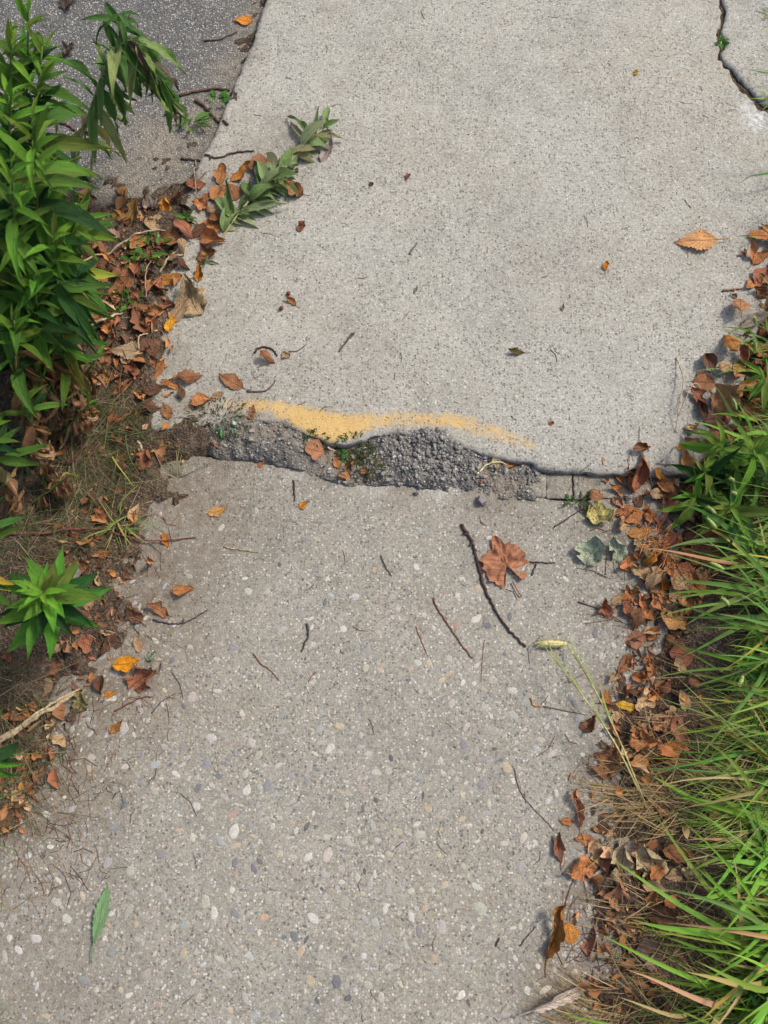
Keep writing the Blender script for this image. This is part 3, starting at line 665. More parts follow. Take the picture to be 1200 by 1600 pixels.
CN = {OB: 'orange brown', BR: 'brown', DK: 'dark brown', TAN: 'tan', OR_: 'orange', YE: 'yellow', GT: 'grey', RB: 'reddish brown', PG: 'pale green', PK: 'pinkish grey'}
F_ = put_leaf
# --- leaves one can point at
F_(380, 33, 30, 175, 'flat', OR_, 'small orange leaf lying alone on the dark asphalt road')
F_(471, 356, 19, 60, 'scrap', RB, 'small square reddish brown leaf scrap alone on the raised slab', stalk=False)
F_(455, 472, 22, 140, 'cup', OB, 'small tan curled leaf beside two red berries')
F_(420, 563, 32, -35, 'arch', BR, 'brown arched leaf beside a hooked dark twig on the raised slab')
F_(447, 556, 15, 130, 'scrap', TAN, 'tiny tan leaf scrap beside the brown arched leaf', stalk=False)
F_(361, 596, 44, 150, 'flat', BR, 'brown oval leaf with long stalk on the raised slab')
F_(299, 592, 44, 5, 'arch', BR, 'brown folded leaf tented at the left border of the raised slab', tilt=(.3, .4))
F_(268, 603, 30, 170, 'cup', OB, 'orange brown cupped leaf next to the tented brown leaf')
F_(316, 628, 34, 20, 'roll', OB, 'orange brown rolled leaf on the faded paint with upright stalk')
F_(341, 618, 22, 10, 'flat', TAN, 'small tan leaf flake lying on the faded yellow paint', stalk=False)
F_(394, 645, 24, 80, 'flat', BR, 'small brown leaf leaning at the mossy slab edge')
F_(1085, 379, 66, 180, 'serr', (.52, .26, .10), 'light orange serrated leaf with dark holes alone on the raised slab', tilt=(.02, .02))
F_(946, 417, 18, 80, 'cup', OR_, 'small orange leaf bit alone near the serrated leaf')
F_(806, 551, 30, 175, 'long', (.13, .10, .03), 'dark olive curled leaf in the middle of the raised slab')
F_(637, 278, 12, 20, 'scrap', RB, 'tiny reddish scrap with thin stalk high on the raised slab')
F_(580, 289, 9, 20, 'scrap', DK, 'tiny dark scrap high on the raised slab', stalk=False)
F_(861, 662, 10, 20, 'scrap', RB, 'tiny red brown scrap near the end of the yellow paint', stalk=False)
F_(879, 482, 14, 85, 'long', TAN, 'tiny pale seed husk on the raised slab', stalk=False)
F_(993, 115, 10, 85, 'scrap', YE, 'tiny yellow scrap far up the raised slab', stalk=False)
F_(650, 454, 10, 20, 'scrap', (.5, .42, .28), 'tiny cream flake on the middle of the raised slab', stalk=False)
F_(492, 704, 32, 165, 'round', (.46, .21, .10), 'peach coloured round leaf on the asphalt in the break', tilt=(.15, -.1))
F_(527, 724, 22, 120, 'cup', OB, 'small orange brown leaf beside the moss in the break')
F_(546, 732, 22, 60, 'crump', BR, 'small crumpled brown leaf below the moss in the break')
F_(536, 743, 24, 190, 'crump', OB, 'crumpled orange scrap at the lower lip of the break')
F_(571, 736, 18, 10, 'roll', BR, 'little rolled brown leaf at the moss in the break')
F_(776, 720, 26, 100, 'cup', (.42, .36, .20), 'pale cream curled leaf caught in the crack under the lip', stalk=False)
F_(797, 726, 24, 0, 'roll', OB, 'orange brown rolled leaf caught in the crack under the lip', stalk=False)
F_(475, 789, 18, 30, 'flat', OR_, 'tiny orange leaf on the lower slab below the break', stalk=False)
F_(409, 726, 13, 30, 'flat', OB, 'tiny orange flake below the ridge of asphalt', stalk=False)
F_(789, 882, 80, 110, 'maple', (.36, .155, .075), 'large lobed brown maple leaf lying beside the long twig', tilt=(0, 0))
F_(340, 799, 32, 15, 'flat', (.55, .30, .10), 'flat peach leaf near the upper border of the lower slab', stalk=False)
F_(259, 845, 26, 110, 'cup', OR_, 'small orange leaf under the thin red runner stem')
F_(288, 923, 34, 10, 'roll', OB, 'narrow rolled tan leaf on the lower slab near the rosette')
F_(248, 953, 40, 155, 'cup', BR, 'brown cupped leaf beside a curved dark twig')
F_(212, 962, 34, 130, 'crump', DK, 'dark brown crumpled leaf next to the brown cupped leaf')
F_(201, 1038, 46, 8, 'flat', (.74, .30, .015), 'bright orange leaf with dark spots on the lower slab', tilt=(.05, 0), lift=.010)
F_(224, 1062, 58, 40, 'crump', RB, 'reddish brown crumpled leaf under the bright spotted leaf')
F_(250, 1040, 26, 60, 'roll', GT, 'small grey rolled leaf beside the bright spotted leaf', stalk=False)
F_(238, 1026, 26, 30, 'crump', PG, 'small faded green scrap above the bright spotted leaf', stalk=False)
F_(183, 1136, 30, 40, 'cup', (.48, .20, .05), 'orange pointed leaf alone below the bright spotted leaf', stalk=False)
F_(172, 1085, 20, 30, 'flat', OR_, 'small vivid orange leaf fragment on dark leaves', stalk=False)
F_(130, 1095, 42, 60, 'crump', (.24, .19, .08), 'olive tan crumpled leaf at the end of the straw bundle')
F_(945, 952, 34, 100, 'crump', RB, 'reddish curled leaf standing on the right border of the lower slab')
F_(992, 999, 34, 20, 'round', (.33, .15, .085), 'round brown leaf lying flat at the grass')
F_(1056, 966, 56, 170, 'round', (.50, .27, .09), 'large yellowish tan leaf among the grass blades', tilt=(.1, .1))
F_(976, 1103, 32, 170, 'flat', YE, 'small yellow leaf on the soil below the round brown leaf')
F_(921, 1131, 36, 50, 'crump', BR, 'brown crumpled leaf on the right border of the lower slab')
F_(1036, 1131, 40, 150, 'round', (.47, .24, .12), 'pale orange leaf lying on the drift beside the long grass')
F_(950, 1190, 62, 70, 'crump', BR, 'big dark cupped leaf at the soil border with straw across it')
F_(1003, 1160, 46, 10, 'crump', OB, 'orange brown broken leaf under the pale orange leaf')
F_(1055, 1170, 44, 20, 'flat', (.42, .16, .04), 'orange leaf tucked under the long grass blades')
F_(902, 1262, 60, 95, 'rag', (.40, .17, .09), 'red brown rolled leaf at the dead straw, curled lengthwise')
F_(873, 1324, 52, 92, 'long', (.30, .13, .07), 'smooth brown boat shaped leaf on the lower slab border')
F_(884, 1283, 24, 170, 'flat', OB, 'small tan leaf between the rolled leaf and the boat shaped leaf', stalk=False)
F_(866, 1453, 92, 72, 'rag', (.30, .13, .03), 'long twisted orange leaf with black decay on the lower slab')
F_(890, 1458, 32, 100, 'round', (.55, .25, .05), 'round orange leaf beside the long twisted leaf')
F_(872, 1556, 100, 14, 'longroll', (.50, .43, .36), 'long whitish curled leaf at the bottom border of the walk', tilt=(.05, .5))
F_(968, 1348, 64, 80, 'crump', (.42, .33, .19), 'tan decayed leaf in the grass, nearer the walk')
F_(1012, 1350, 74, 100, 'crump', (.40, .30, .17), 'tan decayed leaf curled round an orange scrap in the grass')
F_(1022, 1362, 30, 40, 'scrap', OB, 'orange scrap cradled by the tan decayed leaf', stalk=False, lift=.012)
F_(978, 1320, 40, 60, 'roll', GT, 'grey leaf end lying on the tan decayed leaf')
F_(966, 1400, 52, 100, 'crump', (.38, .19, .10), 'reddish tan torn leaf on the soil below the decayed leaves')
F_(1015, 1490, 44, 160, 'round', (.17, .115, .09), 'rounded dull brown leaf on the bare soil patch')
F_(1086, 1352, 52, 60, 'crump', (.36, .27, .15), 'tan creased leaf standing under the near grass')
F_(923, 862, 56, 70, 'crump', (.36, .42, .29), 'large pale green crumpled leaf on the drift')
F_(962, 860, 44, 100, 'crump', (.33, .38, .25), 'smaller pale green crumpled leaf next to the large one')
F_(938, 806, 50, 10, 'crump', (.48, .42, .14), 'yellow green blotched leaf at the concrete fragments')
F_(1003, 702, 34, 10, 'roll', BR, 'brown rolled leaf standing at the edge of the raised slab')
F_(999, 738, 62, 75, 'roll', RB, 'tall rolled brown leaf leaning over the slab edge', tilt=(.3, .2))
F_(976, 755, 36, 150, 'cup', OB, 'orange brown leaf left of the tall rolled leaf')
F_(925, 776, 40, 130, 'arch', (.38, .17, .08), 'brown pointed leaf on the longest concrete fragment')
F_(966, 768, 44, 160, 'long', OB, 'narrow orange brown leaf lying below the tall rolled leaf')
F_(1073, 718, 34, 100, 'flat', (.47, .20, .07), 'orange leaf at the last concrete before the grass')
F_(1066, 698, 20, 10, 'flat', (.55, .24, .03), 'small bright orange leaf just above the slab end')
F_(1030, 741, 26, 150, 'cup', (.50, .22, .04), 'small vivid orange leaf in the drift at the slab end')
F_(1104, 566, 36, 95, 'roll', DK, 'dark narrow rolled leaf beside the drift on the raised slab')
F_(1151, 481, 46, 80, 'arch', (.34, .16, .07), 'big orange brown leaf bulging over the raised slab border')
F_(1136, 540, 50, 100, 'arch', (.42, .17, .04), 'orange folded leaf arching over the raised slab border')
F_(1186, 405, 32, 40, 'cup', OB, 'orange brown cupped leaf at the very top of the right drift')
F_(1178, 505, 60, 20, 'long', GT, 'grey weathered curled leaf crossing the right drift')
F_(1130, 628, 60, 40, 'crump', (.35, .18, .08), 'large tan brown crumpled leaf in the middle of the right drift')
F_(1120, 655, 44, 10, 'round', (.22, .11, .07), 'rounded purplish brown leaf below the large crumpled one')
F_(1000, 832, 40, 10, 'flat', (.48, .23, .07), 'orange leaf lying flat below the yellow green blotched leaf')
F_(1040, 812, 44, 20, 'flat', PK, 'pinkish grey flat leaf in the drift by the grass')
F_(1095, 855, 74, 60, 'crump', BR, 'large brown creased leaf half under the grass')
F_(205, 346, 62, 65, 'cup', (.25, .145, .045), 'large olive brown leaf leaning in the left litter')
F_(196, 304, 36, 90, 'arch', (.34, .17, .06), 'brown arched leaf standing on the sandy road edge')
F_(237, 322, 30, 10, 'crump', GT, 'grey crumpled scrap beside the olive brown leaf', stalk=False)
F_(260, 327, 30, 80, 'crump', OR_, 'orange leaf full of holes next to the grey scrap')
F_(176, 366, 26, 160, 'flat', (.42, .25, .19), 'pink smooth leaf fragment in the left litter', stalk=False)
F_(347, 276, 34, 80, 'cup', OB, 'orange brown leaf on the raised slab below the dark twig')
F_(326, 307, 24, 20, 'flat', BR, 'small brown leaf on the concrete corner by the litter')
F_(378, 273, 44, 40, 'cup', (.45, .19, .04), 'orange leaf beside the wilted weed')
F_(434, 296, 34, 175, 'cup', RB, 'red brown leaf under the wilted weed tip')
F_(459, 299, 36, 160, 'crump', BR, 'brown curled leaf end under the wilted weed')
F_(312, 430, 28, 80, 'cup', (.52, .20, .03), 'bright orange leaf with stalk on the slab beside the litter')
F_(265, 438, 46, 10, 'flat', (.43, .17, .04), 'orange brown leaf at the inner edge of the left litter')
F_(302, 470, 66, 120, 'crump', (.36, .27, .14), 'large tan crumpled leaf on the slab, folded double')
F_(283, 485, 50, 60, 'flat', (.37, .25, .14), 'tan leaf tucked against the large folded tan leaf')
F_(267, 507, 30, 85, 'flat', (.66, .33, .03), 'small golden yellow leaf at the left litter')
F_(222, 505, 54, 120, 'cup', (.22, .10, .05), 'large dark brown glossy leaf in the left litter')
F_(200, 551, 58, 175, 'serr', (.40, .29, .18), 'tan toothed leaf lying across the left litter')
F_(245, 576, 38, 60, 'flat', OB, 'orange brown upright leaf at the litter edge')
F_(228, 720, 40, 60, 'crump', RB, 'red brown crumpled leaf on bare soil at the break')
F_(115, 890, 60, 15, 'cup', (.30, .13, .05), 'large orange brown leaf behind the green rosette')
F_(120, 907, 70, 130, 'arch', (.24, .20, .19), 'broad grey leaf partly under the green rosette')
F_(137, 937, 36, 100, 'flat', (.46, .26, .14), 'pale tan leaf below the broad grey leaf')
F_(160, 1427, 86, 80, 'gserr', (.20, .33, .15), 'long green toothed leaf alone on the lower slab', tilt=(.0, .12), name='green_leaf')
F_(512, 236, 50, 65, 'long', (.38, .30, .28), 'narrow pinkish grey leaf beside the wilted weed tip', stalk=False)
F_(203, 155, 40, 110, 'flat', (.40, .36, .34), 'pale grey leaf on the asphalt behind the drooping weed', stalk=False)
F_(107, 85, 36, 10, 'crump', (.17, .13, .09), 'brown crumpled leaf on the asphalt by the tall weeds')
F_(112, 5, 44, 10, 'crump', (.12, .08, .06), 'dark leaf on the asphalt at the top beside the tall weeds')

# --- the drifts: scattered, each with a label made from its own look and neighbourhood
LM = [(205, 346, 'the large olive brown leaf'), (302, 470, 'the folded tan leaf'), (222, 505, 'the dark glossy leaf'), (200, 551, 'the tan toothed leaf'), (290, 345, 'the small green seedling'), (230, 393, 'the clover'), (160, 430, 'the tall green weeds'), (228, 720, 'the bare soil at the break'), (170, 650, 'the thin grass of the left verge'), (180, 810, 'the left grass tuft'), (115, 890, 'the broad grey leaf'), (60, 950, 'the green rosette'), (201, 1038, 'the bright spotted leaf'), (70, 1110, 'the straw bundle'), (130, 580, 'the dead hanging foliage'), (400, 290, 'the wilted weed'),
      (1186, 412, 'the top end of the right drift'), (1151, 481, 'the big bulging leaf'), (1136, 540, 'the orange folded leaf'), (1130, 628, 'the large tan brown leaf'), (1180, 640, 'the fine seeding grass'), (1100, 760, 'the broad leaved weed'), (999, 738, 'the tall rolled leaf'), (938, 806, 'the yellow green blotched leaf'), (923, 862, 'the large pale green leaf'), (1030, 880, 'the dry cedar sprig'), (1056, 966, 'the large yellowish tan leaf'), (992, 999, 'the round brown leaf'), (1036, 1131, 'the pale orange leaf'), (950, 1190, 'the big dark cupped leaf'), (902, 1262, 'the red brown rolled leaf'), (980, 1340, 'the tan decayed leaves in the grass'), (960, 1440, 'the bare soil patch in the grass')]
FW = {'flat': 'flat', 'cup': 'cupped', 'roll': 'rolled', 'arch': 'arched', 'crump': 'crumpled', 'round': 'rounded', 'scrap': 'broken', 'long': 'narrow', 'serr': 'toothed'}
def pip(p, poly):
    ins = False; n = len(poly)
    for i in range(n):
        (x1, y1), (x2, y2) = poly[i], poly[(i + 1) % n]
        if (y1 > p[1]) != (y2 > p[1]) and p[0] < (x2 - x1) * (p[1] - y1) / (y2 - y1) + x1: ins = not ins
    return ins
drift = []
def drift_fill(poly, n, cols, lens, forms, group, tri):
    xs = [p[0] for p in poly]; ys = [p[1] for p in poly]; k = 0; mine = []; tries = 0
    while k < n and tries < n * 60:
        tries += 1; p = (random.uniform(min(xs), max(xs)), random.uniform(min(ys), max(ys)))
        if not pip(p, poly) or any((p[0] - a) ** 2 + (p[1] - b) ** 2 < (.5 * l + 6) ** 2 for a, b, l in named) or any((p[0] - a) ** 2 + (p[1] - b) ** 2 < tri ** 2 for a, b in mine): continue
        L = random.triangular(*lens) * .88; c = random.choice(cols); f = random.choice(forms); mine.append(p); k += 1
        w = 'small ' if L < 27 else 'large ' if L > 46 else ''
        lm = min(LM, key=lambda m: (m[0] - p[0]) ** 2 + (m[1] - p[1]) ** 2)
        o = put_leaf(p[0], p[1], L, random.uniform(0, 360), f, c, None, group, tilt=(random.uniform(-.28, .28), random.uniform(-.32, .32)), pile=True, stalk=random.random() < .4)
        drift.append((o, f'{w}{CN[c]} {FW[f]} leaf', lm, p))
FM = ['cup', 'flat', 'arch', 'crump', 'crump', 'flat', 'cup', 'round', 'roll', 'flat']
RC = [OB, BR, BR, RB, OB, TAN, DK, OB, TAN, OB]; LC = [BR, BR, RB, OB, OB, TAN, DK, DK, BR]
drift_fill([(1200, 340), (1178, 380), (1165, 440), (1140, 465), (1128, 520), (1112, 570), (1085, 610), (1075, 660), (1080, 715), (1110, 735), (1160, 690), (1215, 610), (1230, 440)], 38, RC, (28, 62, 42), FM, 'drift leaves along the raised slab by the grass', 17)
drift_fill([(990, 695), (960, 745), (985, 765), (925, 800), (905, 845), (950, 880), (985, 885), (990, 920), (950, 945), (985, 980), (1050, 1000), (1085, 960), (1100, 900), (1120, 850), (1070, 800), (1040, 760)], 42, RC + [TAN, OR_], (24, 56, 38), FM, 'drift leaves below the slab end by the grass', 18)
drift_fill([(990, 1010), (950, 1060), (930, 1120), (915, 1180), (960, 1210), (1080, 1190), (1110, 1100), (1080, 1020)], 16, RC, (24, 56, 38), FM, 'fallen leaves on the soil by the long grass', 20)
drift_fill([(890, 1240), (880, 1300), (900, 1360), (930, 1400), (960, 1450), (1060, 1420), (1100, 1360), (1060, 1320), (980, 1310), (940, 1260)], 12, RC + [TAN], (26, 64, 42), FM, 'decayed leaves in the near grass', 26)
drift_fill([(415, 255), (380, 300), (345, 330), (330, 370), (345, 400), (310, 430), (260, 430), (255, 470), (250, 530), (200, 540), (140, 500), (125, 430), (150, 370), (210, 330), (270, 300), (330, 285), (370, 260)], 42, LC, (20, 56, 34), FM, 'leaf litter at the corner of the raised slab', 16)
drift_fill([(250, 530), (290, 580), (330, 640), (270, 650), (240, 700), (190, 760), (210, 800), (170, 870), (150, 930), (110, 960), (60, 830), (90, 760), (110, 650), (120, 560), (180, 545)], 28, LC, (18, 48, 32), FM, 'leaf litter on the left verge beside the break', 18)
drift_fill([(110, 960), (170, 930), (210, 960), (240, 1040), (240, 1085), (170, 1080), (110, 1090), (60, 1130), (-20, 1150), (-30, 1010), (40, 990)], 17, LC, (20, 50, 34), FM, 'leaf litter below the green rosette', 20)
seen = {}
for o, d, lm, p in drift: seen.setdefault((d, lm[2]), []).append((o, lm, p))
for (d, l), rows in seen.items():
    rows.sort(key=lambda r: (r[1][0] - r[2][0]) ** 2 + (r[1][1] - r[2][1]) ** 2)
    for i, (o, lm, p) in enumerate(rows):
        if len(rows) == 1: o['label'] = f'{d} near {l}'
        else:
            dx, dy = p[0] - lm[0], p[1] - lm[1]
            side = ('below' if dy > 0 else 'above') if abs(dy) > abs(dx) else ('walkward of' if (dx > 0) == (p[0] < 600) else 'behind')
            o['label'] = f'{d} {side} {l}'
cnt = {}
for o, *_ in drift: cnt.setdefault(o['label'], []).append(o)
for l, os_ in cnt.items():
    if len(os_) == 2:
        a, b = sorted(os_, key=lambda o: -o.location.y); a['label'] = l + ', farther one'; b['label'] = l + ', nearer one'

# berries
bv_, bf_ = [], []
for j in range(7):
    for i in range(10):
        a = math.pi * j / 6; b = 2 * math.pi * i / 10; rr = .5 * (1 - .06 * math.cos(a) ** 8); bv_.append((rr * math.sin(a) * math.cos(b), rr * math.sin(a) * math.sin(b), .46 * math.cos(a) - (.06 if j == 0 else 0)))
for j in range(6):
    for i in range(10): bf_.append((j * 10 + i, j * 10 + (i + 1) % 10, (j + 1) * 10 + (i + 1) % 10, (j + 1) * 10 + i))
BERRY = mesh_np('berry', bv_, bf_, M_BARK)
for px, py, lab in [(451, 460, 'dark red berry above the small tan curled leaf'), (440, 483, 'dark red berry below the small tan curled leaf')]:
    g = gpos(px, py); add('berry', BERRY, None, (g.x, g.y, g.z + .0045), None, .0095, (.16, .035, .03), lab, 'berry')

# ------------------------------------------------------------------ twigs
def twig(pts, wpx, color, label, name='twig', lift=.0, side=None, group=None):
    P = [gpos(*p) for p in pts]; w = mm(*pts[0], wpx) / 2 * .82
    path = smooth_path(P, max(6, len(pts) * 5)); r = random.Random(len(label))
    for i, p in enumerate(path): p.z = ground_z(p.x, p.y) + w * .8 + lift * math.sin(math.pi * i / (len(path) - 1)); p.x += r.uniform(-1, 1) * w * .5; p.y += r.uniform(-1, 1) * w * .5
    n = len(path); V, F = tube(path, [w * (1 - .45 * i / n) * r.uniform(.85, 1.2) for i in range(n)], 6)
    o = add(name, mesh_np(name, V, F, M_BARK), None, color=color, label=label, cat=name.split('_')[-1] if name != 'twig' else 'twig', group=group)
    for (i, dx, dy, l) in (side or []):
        b = path[min(i, n - 1)]; V, F = tube([b, b + Vector((dx, dy, .3)).normalized() * mm(*pts[0], l)], [w * .8, w * .5], 5); add('spur', mesh_np('spur', V, F, M_BARK), o, color=color)
    return o
TD, TR, TS = (.055, .032, .026), (.16, .075, .045), (.34, .26, .16)
twig([(722, 820), (733, 838), (741, 858), (745, 878), (756, 915), (768, 942), (783, 968), (798, 988), (823, 1012)], 6.5, TD, 'longest dark twig lying beside the maple leaf', side=[(5, -1, .1, 9), (9, -.6, -.6, 5), (20, .8, .6, 5)])
twig([(677, 934), (684, 952), (700, 976), (718, 1003), (738, 1029)], 4, TR, 'straight brown twig on the lower slab, left of the longest twig')
twig([(552, 521), (545, 530), (530, 549)], 4.5, (.09, .065, .05), 'short forked twig on the middle of the raised slab', side=[(3, .9, .4, 7)])
twig([(480, 974), (482, 992), (476, 1006), (471, 1019)], 4.5, (.05, .045, .045), 'short bent black twig on the lower slab')
twig([(395, 1020), (408, 1038), (420, 1045), (436, 1063)], 3, TR, 'thin brown twig near the left middle of the lower slab')
twig([(458, 750), (460, 768), (460, 784)], 4, TD, 'short upright dark twig just below the asphalt ridge')
twig([(284, 249), (312, 251), (340, 247), (365, 240), (398, 236)], 4.5, (.075, .05, .038), 'dark gnarled twig crossing the slab corner at the top of the litter', side=[(10, .2, -.9, 8)])
twig([(866, 824), (884, 812), (906, 798)], 3, TD, 'thin dark twig near the pale green leaves')
twig([(828, 878), (845, 879), (868, 880)], 3.5, TD, 'short dark twig touching the maple leaf edge')
twig([(838, 880), (830, 900)], 3.5, TD, 'stubby dark twig under the maple leaf edge')
twig([(350, 855), (375, 859), (404, 863)], 3.5, TS, 'pale straw stalk on the lower slab', 'straw_stalk')
twig([(240, 968), (262, 974), (285, 974), (305, 965), (325, 953)], 4, (.06, .05, .055), 'curved dark twig beside the brown cupped leaf', side=[(13, .2, .9, 8)])
twig([(180, 1111), (205, 1098), (222, 1090), (238, 1089)], 3.5, (.12, .045, .04), 'thin red twig under the reddish crumpled leaf')
twig([(-20, 836), (60, 836), (110, 830), (160, 830), (205, 842), (250, 846), (307, 840)], 4.5, (.14, .045, .035), 'long thin red runner stem crossing from the verge onto the slab', 'runner_stem', lift=.012)
twig([(-30, 1182), (20, 1150), (70, 1115), (122, 1082)], 13, (.33, .25, .15), 'thick pale dead stem in the left verge', 'dead_stem', lift=.012)
twig([(-30, 1170), (30, 1140), (80, 1105), (126, 1076)], 7, (.36, .28, .17), 'thinner pale dead stem lying along the thick one', 'dead_stem', lift=.02)
twig([(398, 552), (404, 545), (416, 543), (428, 549), (434, 557)], 4.5, TD, 'hooked dark twig beside the brown arched leaf')
twig([(452, 550), (466, 548), (479, 538)], 2, TD, 'hair thin curved stem on the raised slab by the tan scrap')
twig([(386, 612), (410, 612), (424, 604), (431, 594)], 3.5, (.11, .06, .045), 'curved brown twig above the yellow paint')
twig([(280, 150), (310, 143), (340, 140), (360, 142)], 6, (.10, .055, .04), 'brown twig on the road edge beside the drooping weed')
twig([(305, 158), (322, 170), (338, 188), (356, 196)], 7, (.09, .05, .038), 'thicker brown root piece at the road edge')
twig([(320, 65), (345, 62), (372, 50)], 3, TD, 'thin dark twig on the asphalt by the slab')
twig([(87, 188), (105, 196), (118, 205)], 6, (.10, .05, .04), 'dark stick under the drooping weed')
twig([(1130, 455), (1145, 453), (1160, 452)], 5, (.20, .11, .075), 'brown stick at the top of the right drift')
twig([(1057, 560), (1063, 600), (1056, 640), (1055, 676)], 3, TS, 'bent pale straw on the raised slab near the right drift', 'straw_stalk', lift=.02)
twig([(1098, 612), (1080, 605), (1066, 630), (1060, 650)], 2.5, TS, 'looped pale straw at the right drift edge', 'straw_stalk', lift=.02)
twig([(745, 742), (765, 726), (800, 724)], 3.5, (.48, .42, .22), 'pale straw lying in the crack under the lip', 'straw_stalk', lift=.006)
twig([(750, 755), (765, 742)], 4, (.30, .13, .07), 'short brown stem below the pale straw in the crack')
twig([(512, 698), (528, 708), (545, 722)], 4, (.46, .38, .26), 'short pale stick beside the moss in the break')
twig([(903, 941), (920, 946), (935, 951)], 3, TD, 'thin twig beside the reddish curled leaf on the right')
twig([(830, 1090), (834, 1102), (848, 1104)], 4, (.34, .19, .08), 'tiny bent orange stem on the lower slab')
twig([(850, 1104), (880, 1110), (915, 1117)], 2.5, (.10, .09, .06), 'thin grey stem running to the brown crumpled leaf')
twig([(803, 1200), (812, 1235), (832, 1262), (850, 1280), (866, 1298)], 2.2, (.13, .06, .05), 'long hair thin red stem on the lower slab near the rolled leaf')
twig([(882, 1420), (888, 1395), (895, 1375)], 3, (.12, .06, .04), 'leaf stalk standing above the long twisted leaf')
twig([(812, 1478), (826, 1460), (838, 1447)], 2.5, TD, 'tiny dark twig left of the long twisted leaf')
twig([(775, 1478), (780, 1465)], 4.5, (.07, .05, .04), 'short stubby twig low on the lower slab')
twig([(650, 978), (658, 1000), (667, 1022)], 2.6, (.24, .12, .08), 'thin rusty stem left of the straight brown twig')
twig([(757, 1000), (754, 1030), (752, 1065)], 2.2, (.26, .16, .10), 'thin upright rusty stem below the longest twig')
twig([(640, 397), (646, 388), (652, 380)], 4, (.12, .11, .10), 'grey splinter on the upper part of the raised slab')
twig([(595, 868), (602, 885), (612, 900)], 3.5, (.10, .08, .07), 'small dark stem high on the lower slab')
twig([(128, 528), (150, 515), (170, 505), (192, 490)], 6, (.38, .31, .20), 'thick pale stem beside the tan toothed leaf', 'dead_stem', lift=.02)
twig([(165, 401), (200, 385), (230, 372), (258, 361)], 4.5, (.36, .28, .17), 'pale stem above the clover in the left litter', 'dead_stem', lift=.02)
twig([(250, 428), (268, 414), (288, 399)], 5, (.40, .32, .20), 'short pale stem beside the orange brown leaf at the inner litter', 'dead_stem', lift=.015)
twig([(115, 428), (140, 416), (168, 398)], 4, (.33, .25, .15), 'pale stem under the green weeds in the left litter', 'dead_stem', lift=.02)
twig([(306, 250), (306, 285), (308, 312)], 3, (.22, .17, .12), 'thin upright stem below the gnarled twig', 'dead_stem', lift=.01)
twig([(248, 305), (275, 292), (305, 285), (322, 270)], 4, (.12, .08, .055), 'dark stem along the sandy road edge')
twig([(230, 470), (234, 440), (238, 405)], 2.5, (.30, .20, .12), 'thin rusty stem standing in the left litter', 'dead_stem', lift=.03)
twig([(218, 548), (224, 535), (232, 524)], 3, (.42, .34, .22), 'tiny pale stalk on the tan toothed leaf', 'dead_stem', lift=.02)
twig([(217, 690), (222, 705), (226, 716)], 6, (.42, .33, .22), 'short pale banded stalk above the red brown crumpled leaf', 'dead_stem')
# countless hair-fine stems and leaf crumbs on paving and soil
def crumbs():
    items = []
    def stem(px, py, l, c):
        g = gpos(px, py); a = random.uniform(0, 6.28); L = mm(px, py, l); w = random.uniform(.0003, .0007)
        b = Vector((math.cos(a), math.sin(a), 0)) * L; n_ = Vector((-b.y, b.x, 0)) * random.uniform(-.25, .25)
        V, F = tube([g + Vector((0, 0, w)), g + b * .5 + n_ + Vector((0, 0, w + .001)), g + b + Vector((0, 0, w))], w, 3); items.append((np.array([tuple(v) for v in V]), F, Matrix(), c))
    for _ in range(40): stem(random.uniform(300, 1100), random.uniform(0, 650), random.uniform(8, 24), vary(random.choice([TD, TR, (.2, .15, .1)]), .3))
    for _ in range(60): stem(random.uniform(120, 940), random.uniform(790, 1600), random.uniform(8, 26), vary(random.choice([TD, TR, TR, (.25, .17, .1)]), .3))
    for _ in range(1500):
        px, py = random.choice([(random.gauss(150, 60), random.uniform(330, 1250)), (random.gauss(120, 55), random.uniform(560, 1000)), (random.gauss(90, 60), random.uniform(600, 1000)), (random.gauss(1010, 60), random.uniform(700, 1600)), (random.gauss(60, 45), random.uniform(1050, 1400)), (random.gauss(990, 45), random.uniform(1380, 1580))])
        stem(px, py, random.uniform(12, 50), vary(random.choice([TD, TR, TS, (.19, .08, .05), (.3, .2, .12)]), .3))
    return items
def flecks(n, area, med, sig, cols):
    items = []; T = [leaf_geo(W=.35 + .09 * (s % 4), prof='ovate', along=.8 - .4 * (s % 5), cross=.9, crump=.30, twist=.9, seed=s, ny=4, nx=4, irr=.9)[:2] for s in range(12)]; T = [(np.array(v), f) for v, f in T]
    while len(items) < n:
        px, py = area(); g = G(px, py); xx, yy = np.array([g.x]), np.array([g.y])
        d = max(poly_sd(xx, yy, UP0)[0][0], poly_sd(xx, yy, LO0)[0][0] - .05)
        if random.random() > math.exp(-max(d, 0) / .022): continue
        g = gpos(px, py); L = min(mm(px, py, random.lognormvariate(math.log(med), sig)), .05)
        V, F = random.choice(T); items.append((V, F, srt(g + Vector((0, 0, random.uniform(0, .006))), (random.uniform(-.7, .7), random.uniform(-.7, .7), random.uniform(0, 6.28)), (L, L, L)), vary(random.choice(cols), .25)))
    return items
def fleck_area():
    return random.choice([(random.gauss(190, 60), random.uniform(310, 720)), (random.gauss(150, 40), random.uniform(760, 1150)), (random.gauss(1015, 40), random.uniform(700, 1200)), (random.gauss(1165, 30), random.uniform(380, 700)), (random.gauss(190, 55), random.uniform(310, 600)), (random.gauss(1015, 40), random.uniform(700, 1200)), (random.gauss(985, 50), random.uniform(1200, 1600)), (random.gauss(30, 40), random.uniform(1100, 1300))])
ob = merged('stem_litter', crumbs(), None, M_FLECK, 'stuff', 'hair fine dry stems strewn over soil and concrete'); ob['category'] = 'litter'
